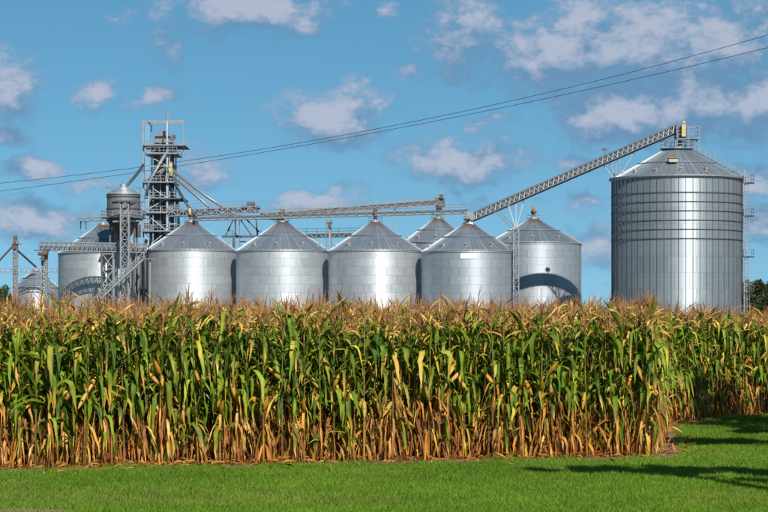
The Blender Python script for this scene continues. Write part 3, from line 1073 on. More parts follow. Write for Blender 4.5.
# box truss bridge on the left
q0, q1 = at(39.5, 250.3, 350.8), at(146, 252.5, 350.8)
t = thing('truss_bridge', (q0.x, q0.y, 0), 'pale latticed box-truss bridge crossing in front of the silo by the stairway', 'bridge')
truss(t, q0, q1, 1.5, 1.4, 44, chord=.15, brace=.08, mat='steel', housing='steel_dark', hous_size=(.6, .35), rail=False, lower='steel')
for px in (102.3, 113.6):
    for dy in (-.7, .7):
        a_ = at(px, 251.5, 350.8)
        MB().bar((a_.x, 350.8 + dy, 0), (a_.x, 350.8 + dy, a_.z), .3 if px < 110 else .18).build('trestle_leg', M['steel_dark' if px < 110 else 'steel'], t)
g = MB()
ys = [300, 285, 269, 254]
for ya, yb_ in zip(ys, ys[1:]):
    for dy in (-.7, .7):
        g.bar(at(102.3, ya, 350.8 + dy), at(113.6, yb_, 350.8 + dy), .09)
        g.bar(at(113.6, ya, 350.8 + dy), at(102.3, yb_, 350.8 + dy), .09)
        g.bar(at(102.3, yb_, 350.8 + dy), at(113.6, yb_, 350.8 + dy), .1)
g.build('trestle_brace', M['steel_light'], t)
a_ = at(44.6, 254, 350.8)
lattice_mast(t, a_.x, 350.8, 0, a_.z, .85, 'steel', .14, .08, 1.1, cross=True)
MB().box((a_.x, 350.8, a_.z / 2), (.5, .5, a_.z)).build('end_column', M['steel_light'], t)
mh = at(45, 252.5, 349.8)
mo = MB().box(mh + Vector((.1, 0, .1)), (.8, .9, .9)).tube([mh + Vector((-1.1, -.3, -.2)), mh + Vector((.5, -.3, -.2))], .3, 8).box(mh + Vector((-.3, -.2, -.9)), (.5, .6, .8)).bar(mh + Vector((-.9, 0, -1.2)), mh + Vector((.8, 0, .6)), .15).build('drive_unit', M['rust'], t)
MB().bar(mh + Vector((-1.8, -.3, .3)), mh + Vector((.9, -.3, .5)), .16).build('drive_guard', M['steel_dark'], mo)

# stairway
s0, s1 = at(93, 306, 345), at(144, 259, 345)
t = thing('stairway', (s0.x, s0.y, 0), 'straight open steel stairway climbing past the lattice tower toward the first silo', 'stairs')
for dy in (-.5, .5):
    MB().bar(s0 + Vector((0, dy, 0)), s1 + Vector((0, dy, 0)), .1, .3).build('stringer', M['steel'], t)
me_t = MB().box((0, 0, 0), (.32, .95, .06)).mesh('tread', M['steel'])
for k in range(30):
    p = s0 + (s1 - s0) * (k / 29) - Vector((s0.x, s0.y, 0))
    inst('tread', me_t, t, p)
for dy in (-.5, .5):
    g = MB()
    for k in range(10):
        p = s0 + (s1 - s0) * (k / 9) + Vector((0, dy, 0))
        g.bar(p, p + Vector((0, 0, 1.15)), .07)
    for hh in (.6, 1.15):
        g.bar(s0 + Vector((0, dy, hh)), s1 + Vector((0, dy, hh)), .08)
    g.build('handrail', M['steel'], t)
ld = s1 + Vector((1.0, 0, 0))
MB().box(ld, (2.2, 1.3, .12)).build('landing', M['steel'], t)
MB().bar((ld.x, ld.y, 0), (ld.x, ld.y, ld.z), .2).build('landing_post', M['steel'], t)
st_foot = at(100, 300, 345)
MB().bar((st_foot.x, 345, 0), (st_foot.x, 345, st_foot.z), .15).build('landing_post', M['steel'], t)

# distant elevator mast at the far left
em = at(15.3, HOR, 470)
t = thing('distant_mast', (em.x, 470, 0), 'thin distant elevator mast with down-spouts at the far end of the site', 'tower')
zt2 = lambda py: CAM_H + (HOR - py) / F * 470
lattice_mast(t, em.x, 470, 0, zt2(241), .95, 'steel', .14, .08, 1.8)
MB().box((em.x, 470, zt2(241) / 2), (.5, .5, zt2(241))).build('elevator_leg', M['steel'], t)
MB().box((em.x, 470, zt2(239.5)), (.8, .8, 1.7)).box((em.x + .3, 469.6, zt2(244)), (2.1, 1.2, .14)).box((em.x - .2, 469.6, zt2(247)), (1.0, .8, .8)).bar((em.x + .9, 469, zt2(244)), (em.x + .9, 469, zt2(239)), .08).build('elevator_head', M['rust'], t)
for pts in ([(13, 246, 470), (0, 260, 470), (-12, 272, 470)], [(17, 250, 470), (36, 267, 476)]):
    MB().tube([at(*p) for p in pts], .22, 6).build('spout', M['steel_dark'], t)
q0, q1 = at(-30, 273, 470), at(62, 272.5, 470)
cw = thing('distant_catwalk', (q0.x, 470, 0), 'faint level catwalk over the small squat silo beside the distant mast', 'catwalk')
truss(cw, q0, q1, .8, .9, 18, chord=.12, brace=.06, mat='steel', rail=False)
for px in (-28, 60.5):
    a_ = at(px, 273, 470)
    MB().bar((a_.x, 470, 0), (a_.x, 470, a_.z), .2).build('support_post', M['steel'], cw)

# ------------------------------------------------------------------ power lines
W1 = [(0, 181.5), (125, 170.5), (250, 152.5), (384, 128.5), (531, 94.5), (658, 62), (768, 37.5)]
W2 = [(0, 189.5), (125, 176.5), (250, 154.5), (384, 130.8), (531, 101), (658, 72), (768, 49)]


def wire(W, label, z0, z1):
    xs = np.array([w[0] for w in W], float)
    ys = np.array([w[1] for w in W], float)
    k = np.polyfit(xs, ys, 2)
    pts = []
    for px in np.linspace(-420, 1150, 60):
        z = z0 + (z1 - z0) * px / 768.0
        pts.append(at(px, np.polyval(k, px), z))
    o = MB().tube(pts, .012, 5).build('power_line', M['cable'], None, True, loc=pts[0])
    tag(o, label, 'power line', 'power lines across the sky')
    return pts[0], pts[-1]


e1 = wire(W1, 'upper of two thin power lines crossing the sky above the silos', 112, 84)
e2 = wire(W2, 'lower of two thin power lines crossing the sky above the silos', 113.5, 85.5)
for (a1_, a2_), lab in (((e1[0], e2[0]), 'wooden utility pole at the low far end of the power lines'), ((e1[1], e2[1]), 'wooden utility pole at the high near end of the power lines')):
    b = (a1_ + a2_) / 2
    t = thing('utility_pole', (b.x, b.y, 0), lab, 'utility pole')
    MB().tube([(b.x, b.y, 0), (b.x, b.y, max(a1_.z, a2_.z) + 1.0)], [.17, .12], 10).build('pole', M['pole'], t, True)
    MB().bar(a1_ + (a1_ - a2_) * .3, a2_ + (a2_ - a1_) * .3, .12).build('crossarm', M['pole'], t)


# ------------------------------------------------------------------ foliage material
def leaf_material(name, translucency=.3, var=.25, rough=.55):
    m, b, out = new_mat(name)
    ca = b.n('ShaderNodeVertexColor')
    ca.layer_name = 'col'
    oi = b.n('ShaderNodeObjectInfo')
    tcn = b.n('ShaderNodeTexCoord')
    n = b.noise(tcn.outputs['Object'], 14.0, 4, .6)
    k = b.m('ADD', 1.0 - var, b.m('MULTIPLY', n, var * 2))
    k = b.m('MULTIPLY', k, b.m('ADD', .85, b.m('MULTIPLY', oi.outputs['Random'], .3)))
    cc = b.n('ShaderNodeCombineXYZ')
    for i in range(3):
        b.t.links.new(k, cc.inputs[i])
    base = b.mix(1.0, ca.outputs[0], cc.outputs[0], 'MULTIPLY')
    p = b.n('ShaderNodeBsdfPrincipled')
    b.t.links.new(base, p.inputs['Base Color'])
    p.inputs['Roughness'].default_value = rough
    p.inputs['Specular IOR Level'].default_value = .22
    tr = b.n('ShaderNodeBsdfTranslucent')
    b.t.links.new(base, tr.inputs[0])
    mx = b.n('ShaderNodeMixShader')
    mx.inputs[0].default_value = translucency
    b.t.links.new(p.outputs[0], mx.inputs[1])
    b.t.links.new(tr.outputs[0], mx.inputs[2])
    b.t.links.new(mx.outputs[0], out.inputs[0])
    return m


M['corn'] = leaf_material('corn_leaf', .25, .3, .55)
M['grass'] = leaf_material('grass_blade', .3, .15, .6)
M['tree_leaf'] = leaf_material('tree_leaf', .2, .3, .6)
M['bark'] = plain_mat('bark', (.10, .075, .05), .9, 0, .35, 6)


# ------------------------------------------------------------------ trees
def make_tree(name, label, x, y, h, crown_r, crown_z0, n_leaf, leaf, c_dark, c_light, seed, conifer=False, group=None, stretch=(1, 1, 1)):
    rnd = np.random.RandomState(seed)
    t = thing(name, (x, y, 0), label, 'tree', group)
    tb = MB()
    tr = .035 * h if not conifer else .02 * h
    lean = rnd.uniform(-.02, .02, 2) * h
    tb.tube([(x, y, -.1), (x + lean[0] * .3, y + lean[1] * .3, h * .3), (x + lean[0] * .7, y + lean[1] * .7, h * .6), (x + lean[0], y + lean[1], h * .93)],
            [tr, tr * .8, tr * .5, tr * .1], 8)
    nl = 12 if not conifer else 34
    centres = []
    for i in range(nl):
        f = (i + .5) / nl
        z0 = crown_z0 * .8 + (h * .85 - crown_z0 * .8) * f
        a = i * 2.4 + rnd.uniform(-.3, .3)
        if conifer:
            r = crown_r * (1 - f) ** .85 * rnd.uniform(.7, 1.1) + .12
            e = Vector((x + r * math.cos(a), y + r * math.sin(a), z0 - .15 * r))
            for k in range(5):
                centres.append((Vector((x, y, z0)).lerp(e, .3 + .7 * k / 4), .26 * crown_r * (1.1 - f) + .08))
            tb.tube([(x, y, z0), e], [.04, .012], 5)
        else:
            r = crown_r * (.55 + .45 * math.sin(math.pi * min(1, f * .9 + .12))) * rnd.uniform(.6, .95)
            e = Vector((x + r * math.cos(a), y + r * math.sin(a), min(h * .97, z0 + r * .55)))
            tb.tube([(x, y, z0), Vector((x, y, z0)).lerp(e, .5) + Vector((0, 0, .1 * r)), e], [tr * .4, tr * .25, tr * .08], 6)
            for k in range(4):
                q = Vector((x, y, z0)).lerp(e, .45 + .55 * k / 3) + Vector(rnd.normal(0, .22 * crown_r, 3).tolist())
                centres.append((q, crown_r * rnd.uniform(.16, .30)))
    tb.build('trunk', M['bark'], t, True)
    mid_ = Vector((x, y, (crown_z0 + h) / 2))
    if stretch != (1, 1, 1):
        centres = [(Vector([mid_[k] + (c_[k] - mid_[k]) * stretch[k] for k in range(3)]), r_ * .8) for c_, r_ in centres]
    cs = np.array([[c[0].x, c[0].y, c[0].z] for c in centres])
    rs = np.array([c[1] for c in centres])
    idx = rnd.randint(0, len(cs), n_leaf)
    dirs = rnd.normal(0, 1, (n_leaf, 3))
    dirs /= np.linalg.norm(dirs, axis=1)[:, None]
    pos = cs[idx] + dirs * (rs[idx] * rnd.uniform(.3, 1.1, n_leaf) ** .6)[:, None]
    pos[:, 2] = np.maximum(pos[:, 2], .15)
    u = rnd.normal(0, 1, (n_leaf, 3))
    u /= np.linalg.norm(u, axis=1)[:, None]
    v = np.cross(u, rnd.normal(0, 1, (n_leaf, 3)))
    v /= np.linalg.norm(v, axis=1)[:, None]
    s = leaf * rnd.uniform(.6, 1.3, n_leaf)[:, None]
    V = np.stack([pos - u * s, pos + v * s * .5, pos + u * s, pos - v * s * .5], 1).reshape(-1, 3)
    b0 = np.arange(n_leaf)[:, None] * 4
    T = np.concatenate([b0 + np.array([0, 1, 2]), b0 + np.array([0, 2, 3])], 1).reshape(-1, 3)
    mixf = rnd.uniform(0, 1, len(cs))[idx] * .6 + rnd.uniform(0, .4, n_leaf)
    C = np.array(c_dark)[None] * (1 - mixf[:, None]) + np.array(c_light)[None] * mixf[:, None]
    C = np.repeat(C, 4, 0)
    me = np_mesh('crown', V - np.array([x, y, 0]), T, M['tree_leaf'], C, False)
    inst('crown', me, t)
    return t


TG = 'distant trees on the skyline'
tp_ = at(757, HOR, 440)
make_tree('broadleaf_tree', 'dark rounded tree on the skyline beside the large silo', tp_.x, 440, 9.8, 4.6, 1.5, 6000, .34, (.03, .05, .015), (.08, .10, .03), 5, group=TG)
tp_ = at(786, HOR, 430)
make_tree('broadleaf_tree', 'dark tree on the skyline cut off by the picture edge beyond the large silo', tp_.x, 430, 9.0, 4.8, 1.0, 6000, .34, (.03, .05, .015), (.08, .10, .03), 6, group=TG)
tp_ = at(3, HOR, 520)
make_tree('broadleaf_tree', 'low dark green tree on the skyline below the distant mast', tp_.x, 520, 9.6, 4.5, 1.0, 5000, .36, (.03, .05, .015), (.07, .10, .03), 7, group=TG)
# windbreak standing on the lawn beside the view; its shadows fall across the grass
WG = 'trees along the side of the lawn'
sxy = (math.sin(SUN_AZ), -math.cos(SUN_AZ))


def caster(sx_, sy_, hc):
    """foot of a tree whose crown (at height hc) drops its shadow on that spot"""
    L_ = hc / math.tan(SUN_EL)
    return sx_ + sxy[0] * L_, sy_ + sxy[1] * L_


TD, TL = (.03, .06, .015), (.08, .12, .03)
for (sx_, sy_, hc, h, r, z0, nl, sd, lab) in (
        (3.9, 33.4, 7.0, 7.7, 1.0, 6.3, 7500, 23, 'young tree with wide flat crown on the lawn, nearest to the corn corner'),
        (6.4, 32.3, 7.0, 8.2, 1.35, 6.0, 6500, 24, 'young tree with small high crown on the lawn, nearest to the viewer'),
        (6.9, 41.2, 7.0, 8.1, 1.3, 6.0, 6500, 25, 'young tree with small high crown beside the lawn bay'),
        (8.4, 45.3, 7.0, 7.9, 1.2, 6.3, 4500, 26, 'slim young tree between the two broad maples'),
        (8.9, 49.6, 8.0, 10.8, 2.5, 4.4, 15000, 27, 'broad maple on the lawn shading the foot of the set-back corn'),
        (12.5, 50.6, 8.0, 11.5, 2.8, 4.6, 15000, 28, 'tall maple on the lawn behind the broad maple')):
    x, y = caster(sx_, sy_, hc)
    make_tree('maple_tree', lab, x, y, h, r, z0, nl, .13, TD, TL, sd, False, WG, (1.75, .45, .4) if sd == 23 else (1.3, .8, .7) if sd < 27 else (1, 1, 1))


# ------------------------------------------------------------------ corn
GREEN = [(.075, .135, .010), (.10, .17, .012), (.14, .205, .014), (.19, .25, .02), (.058, .105, .013)]
YELLOW = [(.42, .34, .045), (.50, .34, .05), (.32, .31, .035)]
TAN = [(.54, .32, .09), (.60, .38, .12), (.48, .27, .08), (.56, .29, .06)]
BROWN = [(.42, .18, .035), (.27, .11, .03), (.47, .23, .055), (.52, .23, .035), (.16, .066, .025), (.35, .18, .06)]


def leaf_shape(rnd, h0, azim, L, W, e0, bend, twist, seg, c0, c1, split, crumple, r0=.012, pw=1.15, fold_at=None):
    """one blade: leaves the stalk, arches over and hangs; returns verts, tris, colours"""
    s = np.linspace(0, 1, seg + 1)
    e = e0 - bend * s ** pw
    if fold_at is not None:            # stands up beside the stalk, then folds over and hangs
        q_ = np.clip((s - fold_at) / pw + .5, 0, 1)
        e = e0 - bend * q_ * q_ * (3 - 2 * q_) - .1 * s
    st = L / seg
    dx = np.cos(e) * st
    dz = np.sin(e) * st
    r = r0 + np.concatenate([[0], np.cumsum(dx[:-1])])
    z = h0 + np.concatenate([[0], np.cumsum(dz[:-1])])
    az = azim + np.cumsum(rnd.normal(0, crumple * .35, seg + 1))
    ca, sa = np.cos(az), np.sin(az)
    P = np.stack([r * ca, r * sa, z], 1)
    T = np.stack([np.cos(e) * ca, np.cos(e) * sa, np.sin(e)], 1)
    X = np.stack([-sa, ca, np.zeros_like(sa)], 1)
    Nn = np.cross(T, X)
    tw = twist * s + rnd.normal(0, crumple, seg + 1) * s
    cx = np.cos(tw)[:, None] * X + np.sin(tw)[:, None] * Nn
    cn = -np.sin(tw)[:, None] * X + np.cos(tw)[:, None] * Nn
    w = W * np.minimum(1, .45 + s * 3.2) * np.maximum(0.02, 1 - s ** 2.6)
    wav = np.sin(s * rnd.uniform(8, 18) + rnd.uniform(0, 6)) * .32 + rnd.normal(0, .06 + crumple * .3, seg + 1)
    wav2 = np.sin(s * rnd.uniform(8, 18) + rnd.uniform(0, 6)) * .32 + rnd.normal(0, .06 + crumple * .3, seg + 1)
    fold = .30 + crumple * .6
    A = P - cx * (w / 2)[:, None] - cn * (w * (wav - fold) * .5)[:, None]
    B = P + cx * (w / 2)[:, None] - cn * (w * (wav2 - fold) * .5)[:, None]
    V = np.stack([A, P, B], 1).reshape(-1, 3)
    V[:, 2] = np.maximum(V[:, 2], .012)
    t = []
    for i in range(seg):
        a = i * 3
        for k in (0, 1):
            t += [(a + k, a + k + 1, a + k + 4), (a + k, a + k + 4, a + k + 3)]
    f = np.clip((s - split) * 4 + .5 + rnd.normal(0, .08, seg + 1), 0, 1)[:, None]
    C = np.array(c0)[None] * (1 - f) + np.array(c1)[None] * f
    C = np.repeat(C, 3, 0)
    C[1::3] *= 1.3
    return V, np.array(t, dtype=np.int32), C


def prism(P, R, n, c):
    P = np.asarray(P, float)
    m = len(P)
    V = []
    for i in range(m):
        d = P[min(i + 1, m - 1)] - P[max(i - 1, 0)]
        d = d / (np.linalg.norm(d) + 1e-9)
        up = np.array([0, 0, 1.0]) if abs(d[2]) < .9 else np.array([0, 1.0, 0])
        x = np.cross(d, up)
        x /= np.linalg.norm(x)
        y = np.cross(x, d)
        for k in range(n):
            a = 2 * math.pi * k / n
            V.append(P[i] + (x * math.cos(a) + y * math.sin(a)) * R[i])
    t = []
    for i in range(m - 1):
        for k in range(n):
            k2 = (k + 1) % n
            t += [(i * n + k, i * n + k2, (i + 1) * n + k2), (i * n + k, (i + 1) * n + k2, (i + 1) * n + k)]
    V = np.array(V)
    c = np.asarray(c, float)
    C = np.repeat(c[None], len(V), 0) if c.ndim == 1 else np.repeat(c, n, 0)
    return V, np.array(t, dtype=np.int32), C


def join(parts):
    vs, ts, cs = [], [], []
    o = 0
    for V, T, C in parts:
        vs.append(V)
        ts.append(T + o)
        cs.append(C)
        o += len(V)
    return np.concatenate(vs), np.concatenate(ts), np.concatenate(cs)


def pick(rnd, L_):
    c = np.array(L_[rnd.randint(len(L_))])
    return np.clip(c * rnd.uniform(.8, 1.2) * (1 + rnd.normal(0, .05, 3)), .01, .8)


def corn_plant(seed, seg, rich=True):
    """parts of one mature corn plant: stalk, blades, ear, tassel"""
    rnd = np.random.RandomState(seed)
    top = rnd.uniform(2.12, 2.36)
    lean = rnd.normal(0, .03, 2)
    zs = np.linspace(-.03, top, 7 if rich else 4)
    cv = lambda z: np.array([lean[0] * (z / top) ** 2, lean[1] * (z / top) ** 2, z])
    sc = np.array([pick(rnd, BROWN + [(.12, .12, .03)]) * (1 - q) + pick(rnd, [(.16, .19, .04), (.3, .22, .07)]) * q for q in np.linspace(0, 1, len(zs))])
    stalk = prism([cv(z) for z in zs], np.linspace(.019, .007, len(zs)), 5 if rich else 3, sc)
    az0 = rnd.uniform(0, 2 * math.pi)
    blades = []
    lo_, hi_ = (16, 12) if rich else (10, 8)
    nodes = np.concatenate([np.linspace(.2, 1.12, lo_), np.linspace(1.16, top - .03, hi_)]) + rnd.normal(0, .03, lo_ + hi_)
    green_line = rnd.uniform(.55, 1.4)
    tan_line = top - rnd.uniform(.06, .32)
    for i, h in enumerate(nodes):
        az = az0 + math.pi * (i % 2) + rnd.normal(0, .55)
        dry = h < green_line and rnd.rand() < .86
        if dry:
            c0, c1 = pick(rnd, BROWN + BROWN + TAN), pick(rnd, BROWN)
            if rnd.rand() < .2:
                c0 = pick(rnd, YELLOW)
            L_ = min(rnd.uniform(.45, .8), h * 1.15 + .1)
            e0 = rnd.uniform(-1.25, .5)
            sh = leaf_shape(rnd, h, az, L_, rnd.uniform(.025, .058), e0, e0 + rnd.uniform(1.45, 1.6), rnd.normal(0, 1.3), seg, c0, c1, rnd.uniform(.2, .8), .08, pw=rnd.uniform(.2, .4))
        elif h > tan_line:
            c0, c1 = pick(rnd, TAN + YELLOW), pick(rnd, TAN)
            if rnd.rand() < .25:
                c0 = pick(rnd, GREEN)
            e0 = rnd.uniform(.8, 1.45)
            sh = leaf_shape(rnd, h, az, rnd.uniform(.28, .5), rnd.uniform(.035, .06), e0, rnd.uniform(.3, 1.6) if rnd.rand() < .5 else e0 + rnd.uniform(1.0, 1.5), rnd.normal(0, 1.1), seg, c0, c1, rnd.uniform(.2, .7), .14, pw=rnd.uniform(.4, 1.0))
        else:
            c0 = pick(rnd, GREEN)
            q = rnd.rand()
            c1 = c0 * 1.15 if q < .5 else (pick(rnd, YELLOW) if q < .78 else pick(rnd, TAN))
            split = rnd.uniform(.5, .95)
            if rnd.rand() < .12:
                c0 = pick(rnd, YELLOW)
            e0 = rnd.uniform(.85, 1.4)
            if rnd.rand() < .66:
                sh = leaf_shape(rnd, h, az, rnd.uniform(.5, .95), rnd.uniform(.055, .10), e0, e0 + rnd.uniform(1.15, 1.6), rnd.normal(0, .9), seg, c0, c1, split, .08, pw=rnd.uniform(.25, .6), fold_at=rnd.uniform(.10, .40))
            else:
                sh = leaf_shape(rnd, h, az, rnd.uniform(.5, .8), rnd.uniform(.055, .09), e0, e0 * rnd.uniform(.1, .9) + (rnd.uniform(.6, 1.5) if rnd.rand() < .5 else 0), rnd.normal(0, .6), seg, c0, c1, split, .06, pw=rnd.uniform(.5, 1.15))
        off = cv(h) - np.array([0, 0, h])
        blades.append((sh[0] + off, sh[1], sh[2]))
    ears = []
    for k_ in range(1 + (rnd.rand() < .45)):
        h = rnd.uniform(.85, 1.5)
        a = az0 + rnd.uniform(0, 6.28)
        hang = rnd.rand() < .45
        el = rnd.uniform(.7, 1.2) if not hang else rnd.uniform(-1.3, -.7)
        dv = np.array([math.cos(a) * math.cos(el), math.sin(a) * math.cos(el), math.sin(el)])
        b0 = cv(h) + np.array([math.cos(a), math.sin(a), 0]) * .025
        q = np.array([0, .15, .45, .75, 1.0])
        c = pick(rnd, [(.62, .36, .05), (.64, .40, .10), (.60, .34, .03), (.58, .28, .05), (.48, .36, .07)])
        ear = [prism([b0 + dv * (.30 * k) for k in q], [.015, .034, .038, .028, .004], 6 if rich else 4, c)]
        for k in range(2):                 # loose husk leaves at the tip
            ear.append(leaf_shape(rnd, 0, a + rnd.normal(0, .8), .16, .035, el, rnd.uniform(-.6, 1.0), 0, 3, c, c * .8, .5, .1))
            ear[-1] = (ear[-1][0] + b0 + dv * .14, ear[-1][1], ear[-1][2])
        ears.append(join(ear))
    tas = []
    tc_ = pick(rnd, [(.46, .25, .09), (.36, .18, .075), (.54, .33, .12)])
    tl = rnd.uniform(.28, .48)
    tip = cv(top) + np.array([rnd.normal(0, .05), rnd.normal(0, .05), tl])
    tas.append(prism([cv(top) - np.array([0, 0, .08]), (cv(top) + tip) / 2, tip], [.006, .007, .003], 3, tc_))
    for k in range(rnd.randint(5, 10) if rich else 5):
        a = rnd.uniform(0, 6.28)
        b0 = cv(top) + (tip - cv(top)) * rnd.uniform(0, .35)
        l_ = rnd.uniform(.14, .27)
        sp = rnd.uniform(.12, .55)
        dv = np.array([math.cos(a) * math.sin(sp), math.sin(a) * math.sin(sp), math.cos(sp)])
        d2 = np.array([math.cos(a) * math.sin(sp * 1.8), math.sin(a) * math.sin(sp * 1.8), math.cos(sp * 1.8)])
        tas.append(prism([b0, b0 + dv * l_ * .5, b0 + dv * l_ * .5 + d2 * l_ * .5], [.004, .006, .003], 3, tc_ * rnd.uniform(.8, 1.2)))
    return stalk, blades, ears, join(tas)


# --- where the plants stand: rows follow the field edge
rp = np.random.RandomState(77)
soil_arr = soil_poly


def offset_line(poly, dist):
    out = []
    for i, (x, y) in enumerate(poly):
        a = poly[max(i - 1, 0)]
        b = poly[min(i + 1, len(poly) - 1)]
        dx, dy = b[0] - a[0], b[1] - a[1]
        l_ = math.hypot(dx, dy)
        out.append((x - dy / l_ * dist, y + dx / l_ * dist))
    return out


def walk(poly, step):
    pts = []
    carry = 0.0
    for (x0, y0), (x1, y1) in zip(poly, poly[1:]):
        l_ = math.hypot(x1 - x0, y1 - y0)
        s = carry
        while s < l_:
            pts.append((x0 + (x1 - x0) * s / l_, y0 + (y1 - y0) * s / l_))
            s += step
        carry = s - l_
    return pts


STEP = .142
near_edge = [EDGE[0], EDGE[1]]
far_edge = EDGE[3:]
side_edge = EDGE[1:5]
spots = []            # x, y, rank row, block
for row in range(3):
    ed = offset_line(near_edge, .28 + row * .52)
    for (x, y) in walk(ed, STEP):
        if x < 4.6 - row * .05:
            spots.append((x + rp.normal(0, .05), y + rp.normal(0, .11), row, 'near'))
for row in range(2):
    ed = offset_line(far_edge, .3 + row * .65)
    for (x, y) in walk(ed, STEP):
        spots.append((x + rp.normal(0, .05), y + rp.normal(0, .11), row, 'far'))
for (x, y) in walk(offset_line(side_edge, .25), STEP * 1.1):
    spots.append((x + rp.normal(0, .03), y + rp.normal(0, .05), 0, 'side'))
half = 384 / F
inview = [s for s in spots if abs(s[0]) < half * s[1] + .25]
outview = [s for s in spots if abs(s[0]) >= half * s[1] + .25]
near = [s for s in inview if s[3] == 'near']
far = [s for s in inview if s[3] == 'far']
side_ = [s for s in inview if s[3] == 'side']
rank = [s for s in near if s[2] == 0] + [s for s in far if s[2] == 0] + [s for s in near if s[2] == 1] + [s for s in far if s[2] == 1] + [s for s in near if s[2] == 2] + side_
singles, rest = rank[:300], rank[300:] + outview
print('corn spots', len(near), len(far), len(side_), 'singles', len(singles))

LAB = {('near', 0): ('front-row corn plant at the lawn edge', 'corn plants in the front row'),
       ('near', 1): ('second-row corn plant from the lawn edge', 'corn plants in the second row'),
       ('near', 2): ('third-row corn plant from the lawn edge', 'corn plants in the third row'),
       ('far', 0): ('edge plant of the set-back corn', 'corn plants along the set-back edge'),
       ('far', 1): ('second-row plant of the set-back corn', 'corn plants in the second set-back row'),
       ('side', 0): ('corn plant on the flank facing the lawn bay', 'corn plants on the flank of the near block')}


def below(px):
    for lim_, txt in ((58, 'below the small squat silo'), (100, 'below the truss bridge'), (147, 'below the stairway'), (191, 'below the first front silo'),
                      (237, "below the first silo's shaded side"), (282, 'below the rusty-peaked second front silo'), (329, "below the second silo's shaded side"), (375, 'below the third front silo'),
                      (421, "below the third silo's shaded side"), (468, 'below the silo with the placard'), (515, 'just before the slim mast'),
                      (581, 'below the silo with the curved shadow'), (612, 'below the open sky gap'), (676, 'below the left half of the huge silo'), (742, 'below the right half of the huge silo')):
        if px < lim_:
            return txt
    return 'below the skyline trees'


NV = 40
variants = []
for v in range(NV):
    stalk, blades, ears, tas = corn_plant(500 + v, 11)
    ms = [('stalk', np_mesh('stalk', *stalk[:2], M['corn'], stalk[2]))]
    for bl in blades:
        ms.append(('leaf', np_mesh('leaf', *bl[:2], M['corn'], bl[2])))
    for er in ears:
        ms.append(('ear', np_mesh('ear', *er[:2], M['corn'], er[2])))
    ms.append(('tassel', np_mesh('tassel', *tas[:2], M['corn'], tas[2])))
    variants.append(ms)
corner = max((s for s in singles if s[3] == 'near' and s[2] == 0), key=lambda s: s[0])
for i, (x, y, row, blk) in enumerate(singles):
    lab, grp = LAB[(blk, row)]
    lab += ', ' + below(384 + F * x / y)
    if (x, y, row, blk) == corner:
        lab = 'outermost front-row corn plant at the corner where the lawn bay begins'
    root = thing('corn_plant', (x, y, 0), lab, 'corn plant', grp)
    root.rotation_euler = (rp.normal(0, .025), rp.normal(0, .025), rp.uniform(0, 6.28))
    s = rp.uniform(.94, 1.07)
    root.scale = (s, s, s)
    for nm, me in variants[rp.randint(NV)]:
        o = bpy.data.objects.new(nm, me)
        o.parent = root
        col.objects.link(o)

# --- the rest of the field as one mass
pts = [(x, y) for (x, y, r_, b_) in rest]
row = 3
ex, ey = EDGE[1][0] - EDGE[0][0], EDGE[1][1] - EDGE[0][1]
el_ = math.hypot(ex, ey)
ux, uy = ex / el_, ey / el_
nx, ny = -uy, ux
dist = .28 + 3 * .54
inner = offset_line(EDGE, 0)
while dist < 46:
    st_ = STEP if dist < 5 else (.24 if dist < 9 else (.34 if dist < 24 else .6))
    for s in np.arange(-6, 36, st_):
        x = EDGE[0][0] + ux * s + nx * dist
        y = EDGE[0][1] + uy * s + ny * dist
        hw = half * y * 1.12 + 1.0
        if abs(x) < hw:
            pts.append((x + rp.normal(0, .03), y + rp.normal(0, .06)))
    dist += .7 if dist < 9 else (.76 if dist < 24 else 1.2)
P2 = np.array(pts)


def edge_dist(px, py):
    best = np.full(px.shape, 1e9)
    for (x0, y0), (x1, y1) in zip(EDGE, EDGE[1:]):
        dx, dy = x1 - x0, y1 - y0
        t_ = np.clip(((px - x0) * dx + (py - y0) * dy) / (dx * dx + dy * dy), 0, 1)
        best = np.minimum(best, np.hypot(px - x0 - t_ * dx, py - y0 - t_ * dy))
    return best


n_rest = len(rest)
keep = in_poly(P2[:, 0], P2[:, 1], soil_arr)
de = edge_dist(P2[:, 0], P2[:, 1])
far_zone = (P2[:, 1] > 46.0) & (P2[:, 0] > 5.0)
lim = np.where(far_zone, 1.3, 0.45)
keep &= (np.arange(len(P2)) < n_rest) | (de > lim)
P2 = P2[keep]
lows = [join([st_] + bl + er + [ta]) for st_, bl, er, ta in (corn_plant(900 + v, 5, False) for v in range(30))]
vs, ts, cs = [], [], []
o_ = 0
for (x, y) in P2:
    V, T, C = lows[rp.randint(30)]
    a = rp.uniform(0, 6.28)
    s = rp.uniform(.93, 1.08)
    ca, sa = math.cos(a) * s, math.sin(a) * s
    W = np.empty_like(V)
    W[:, 0] = V[:, 0] * ca - V[:, 1] * sa + x
    W[:, 1] = V[:, 0] * sa + V[:, 1] * ca + y
    W[:, 2] = V[:, 2] * s
    vs.append(W)
    ts.append(T + o_)
    cs.append(C * rp.uniform(.85, 1.15))
    o_ += len(V)
me = np_mesh('corn_field', np.concatenate(vs), np.concatenate(ts), M['corn'], np.concatenate(cs))
print('corn mass plants', len(P2), 'tris', len(me.polygons))
o = bpy.data.objects.new('corn_field', me)
col.objects.link(o)
tag(o, 'dense mass of mature corn standing behind the edge rows', 'corn field', kind='stuff')

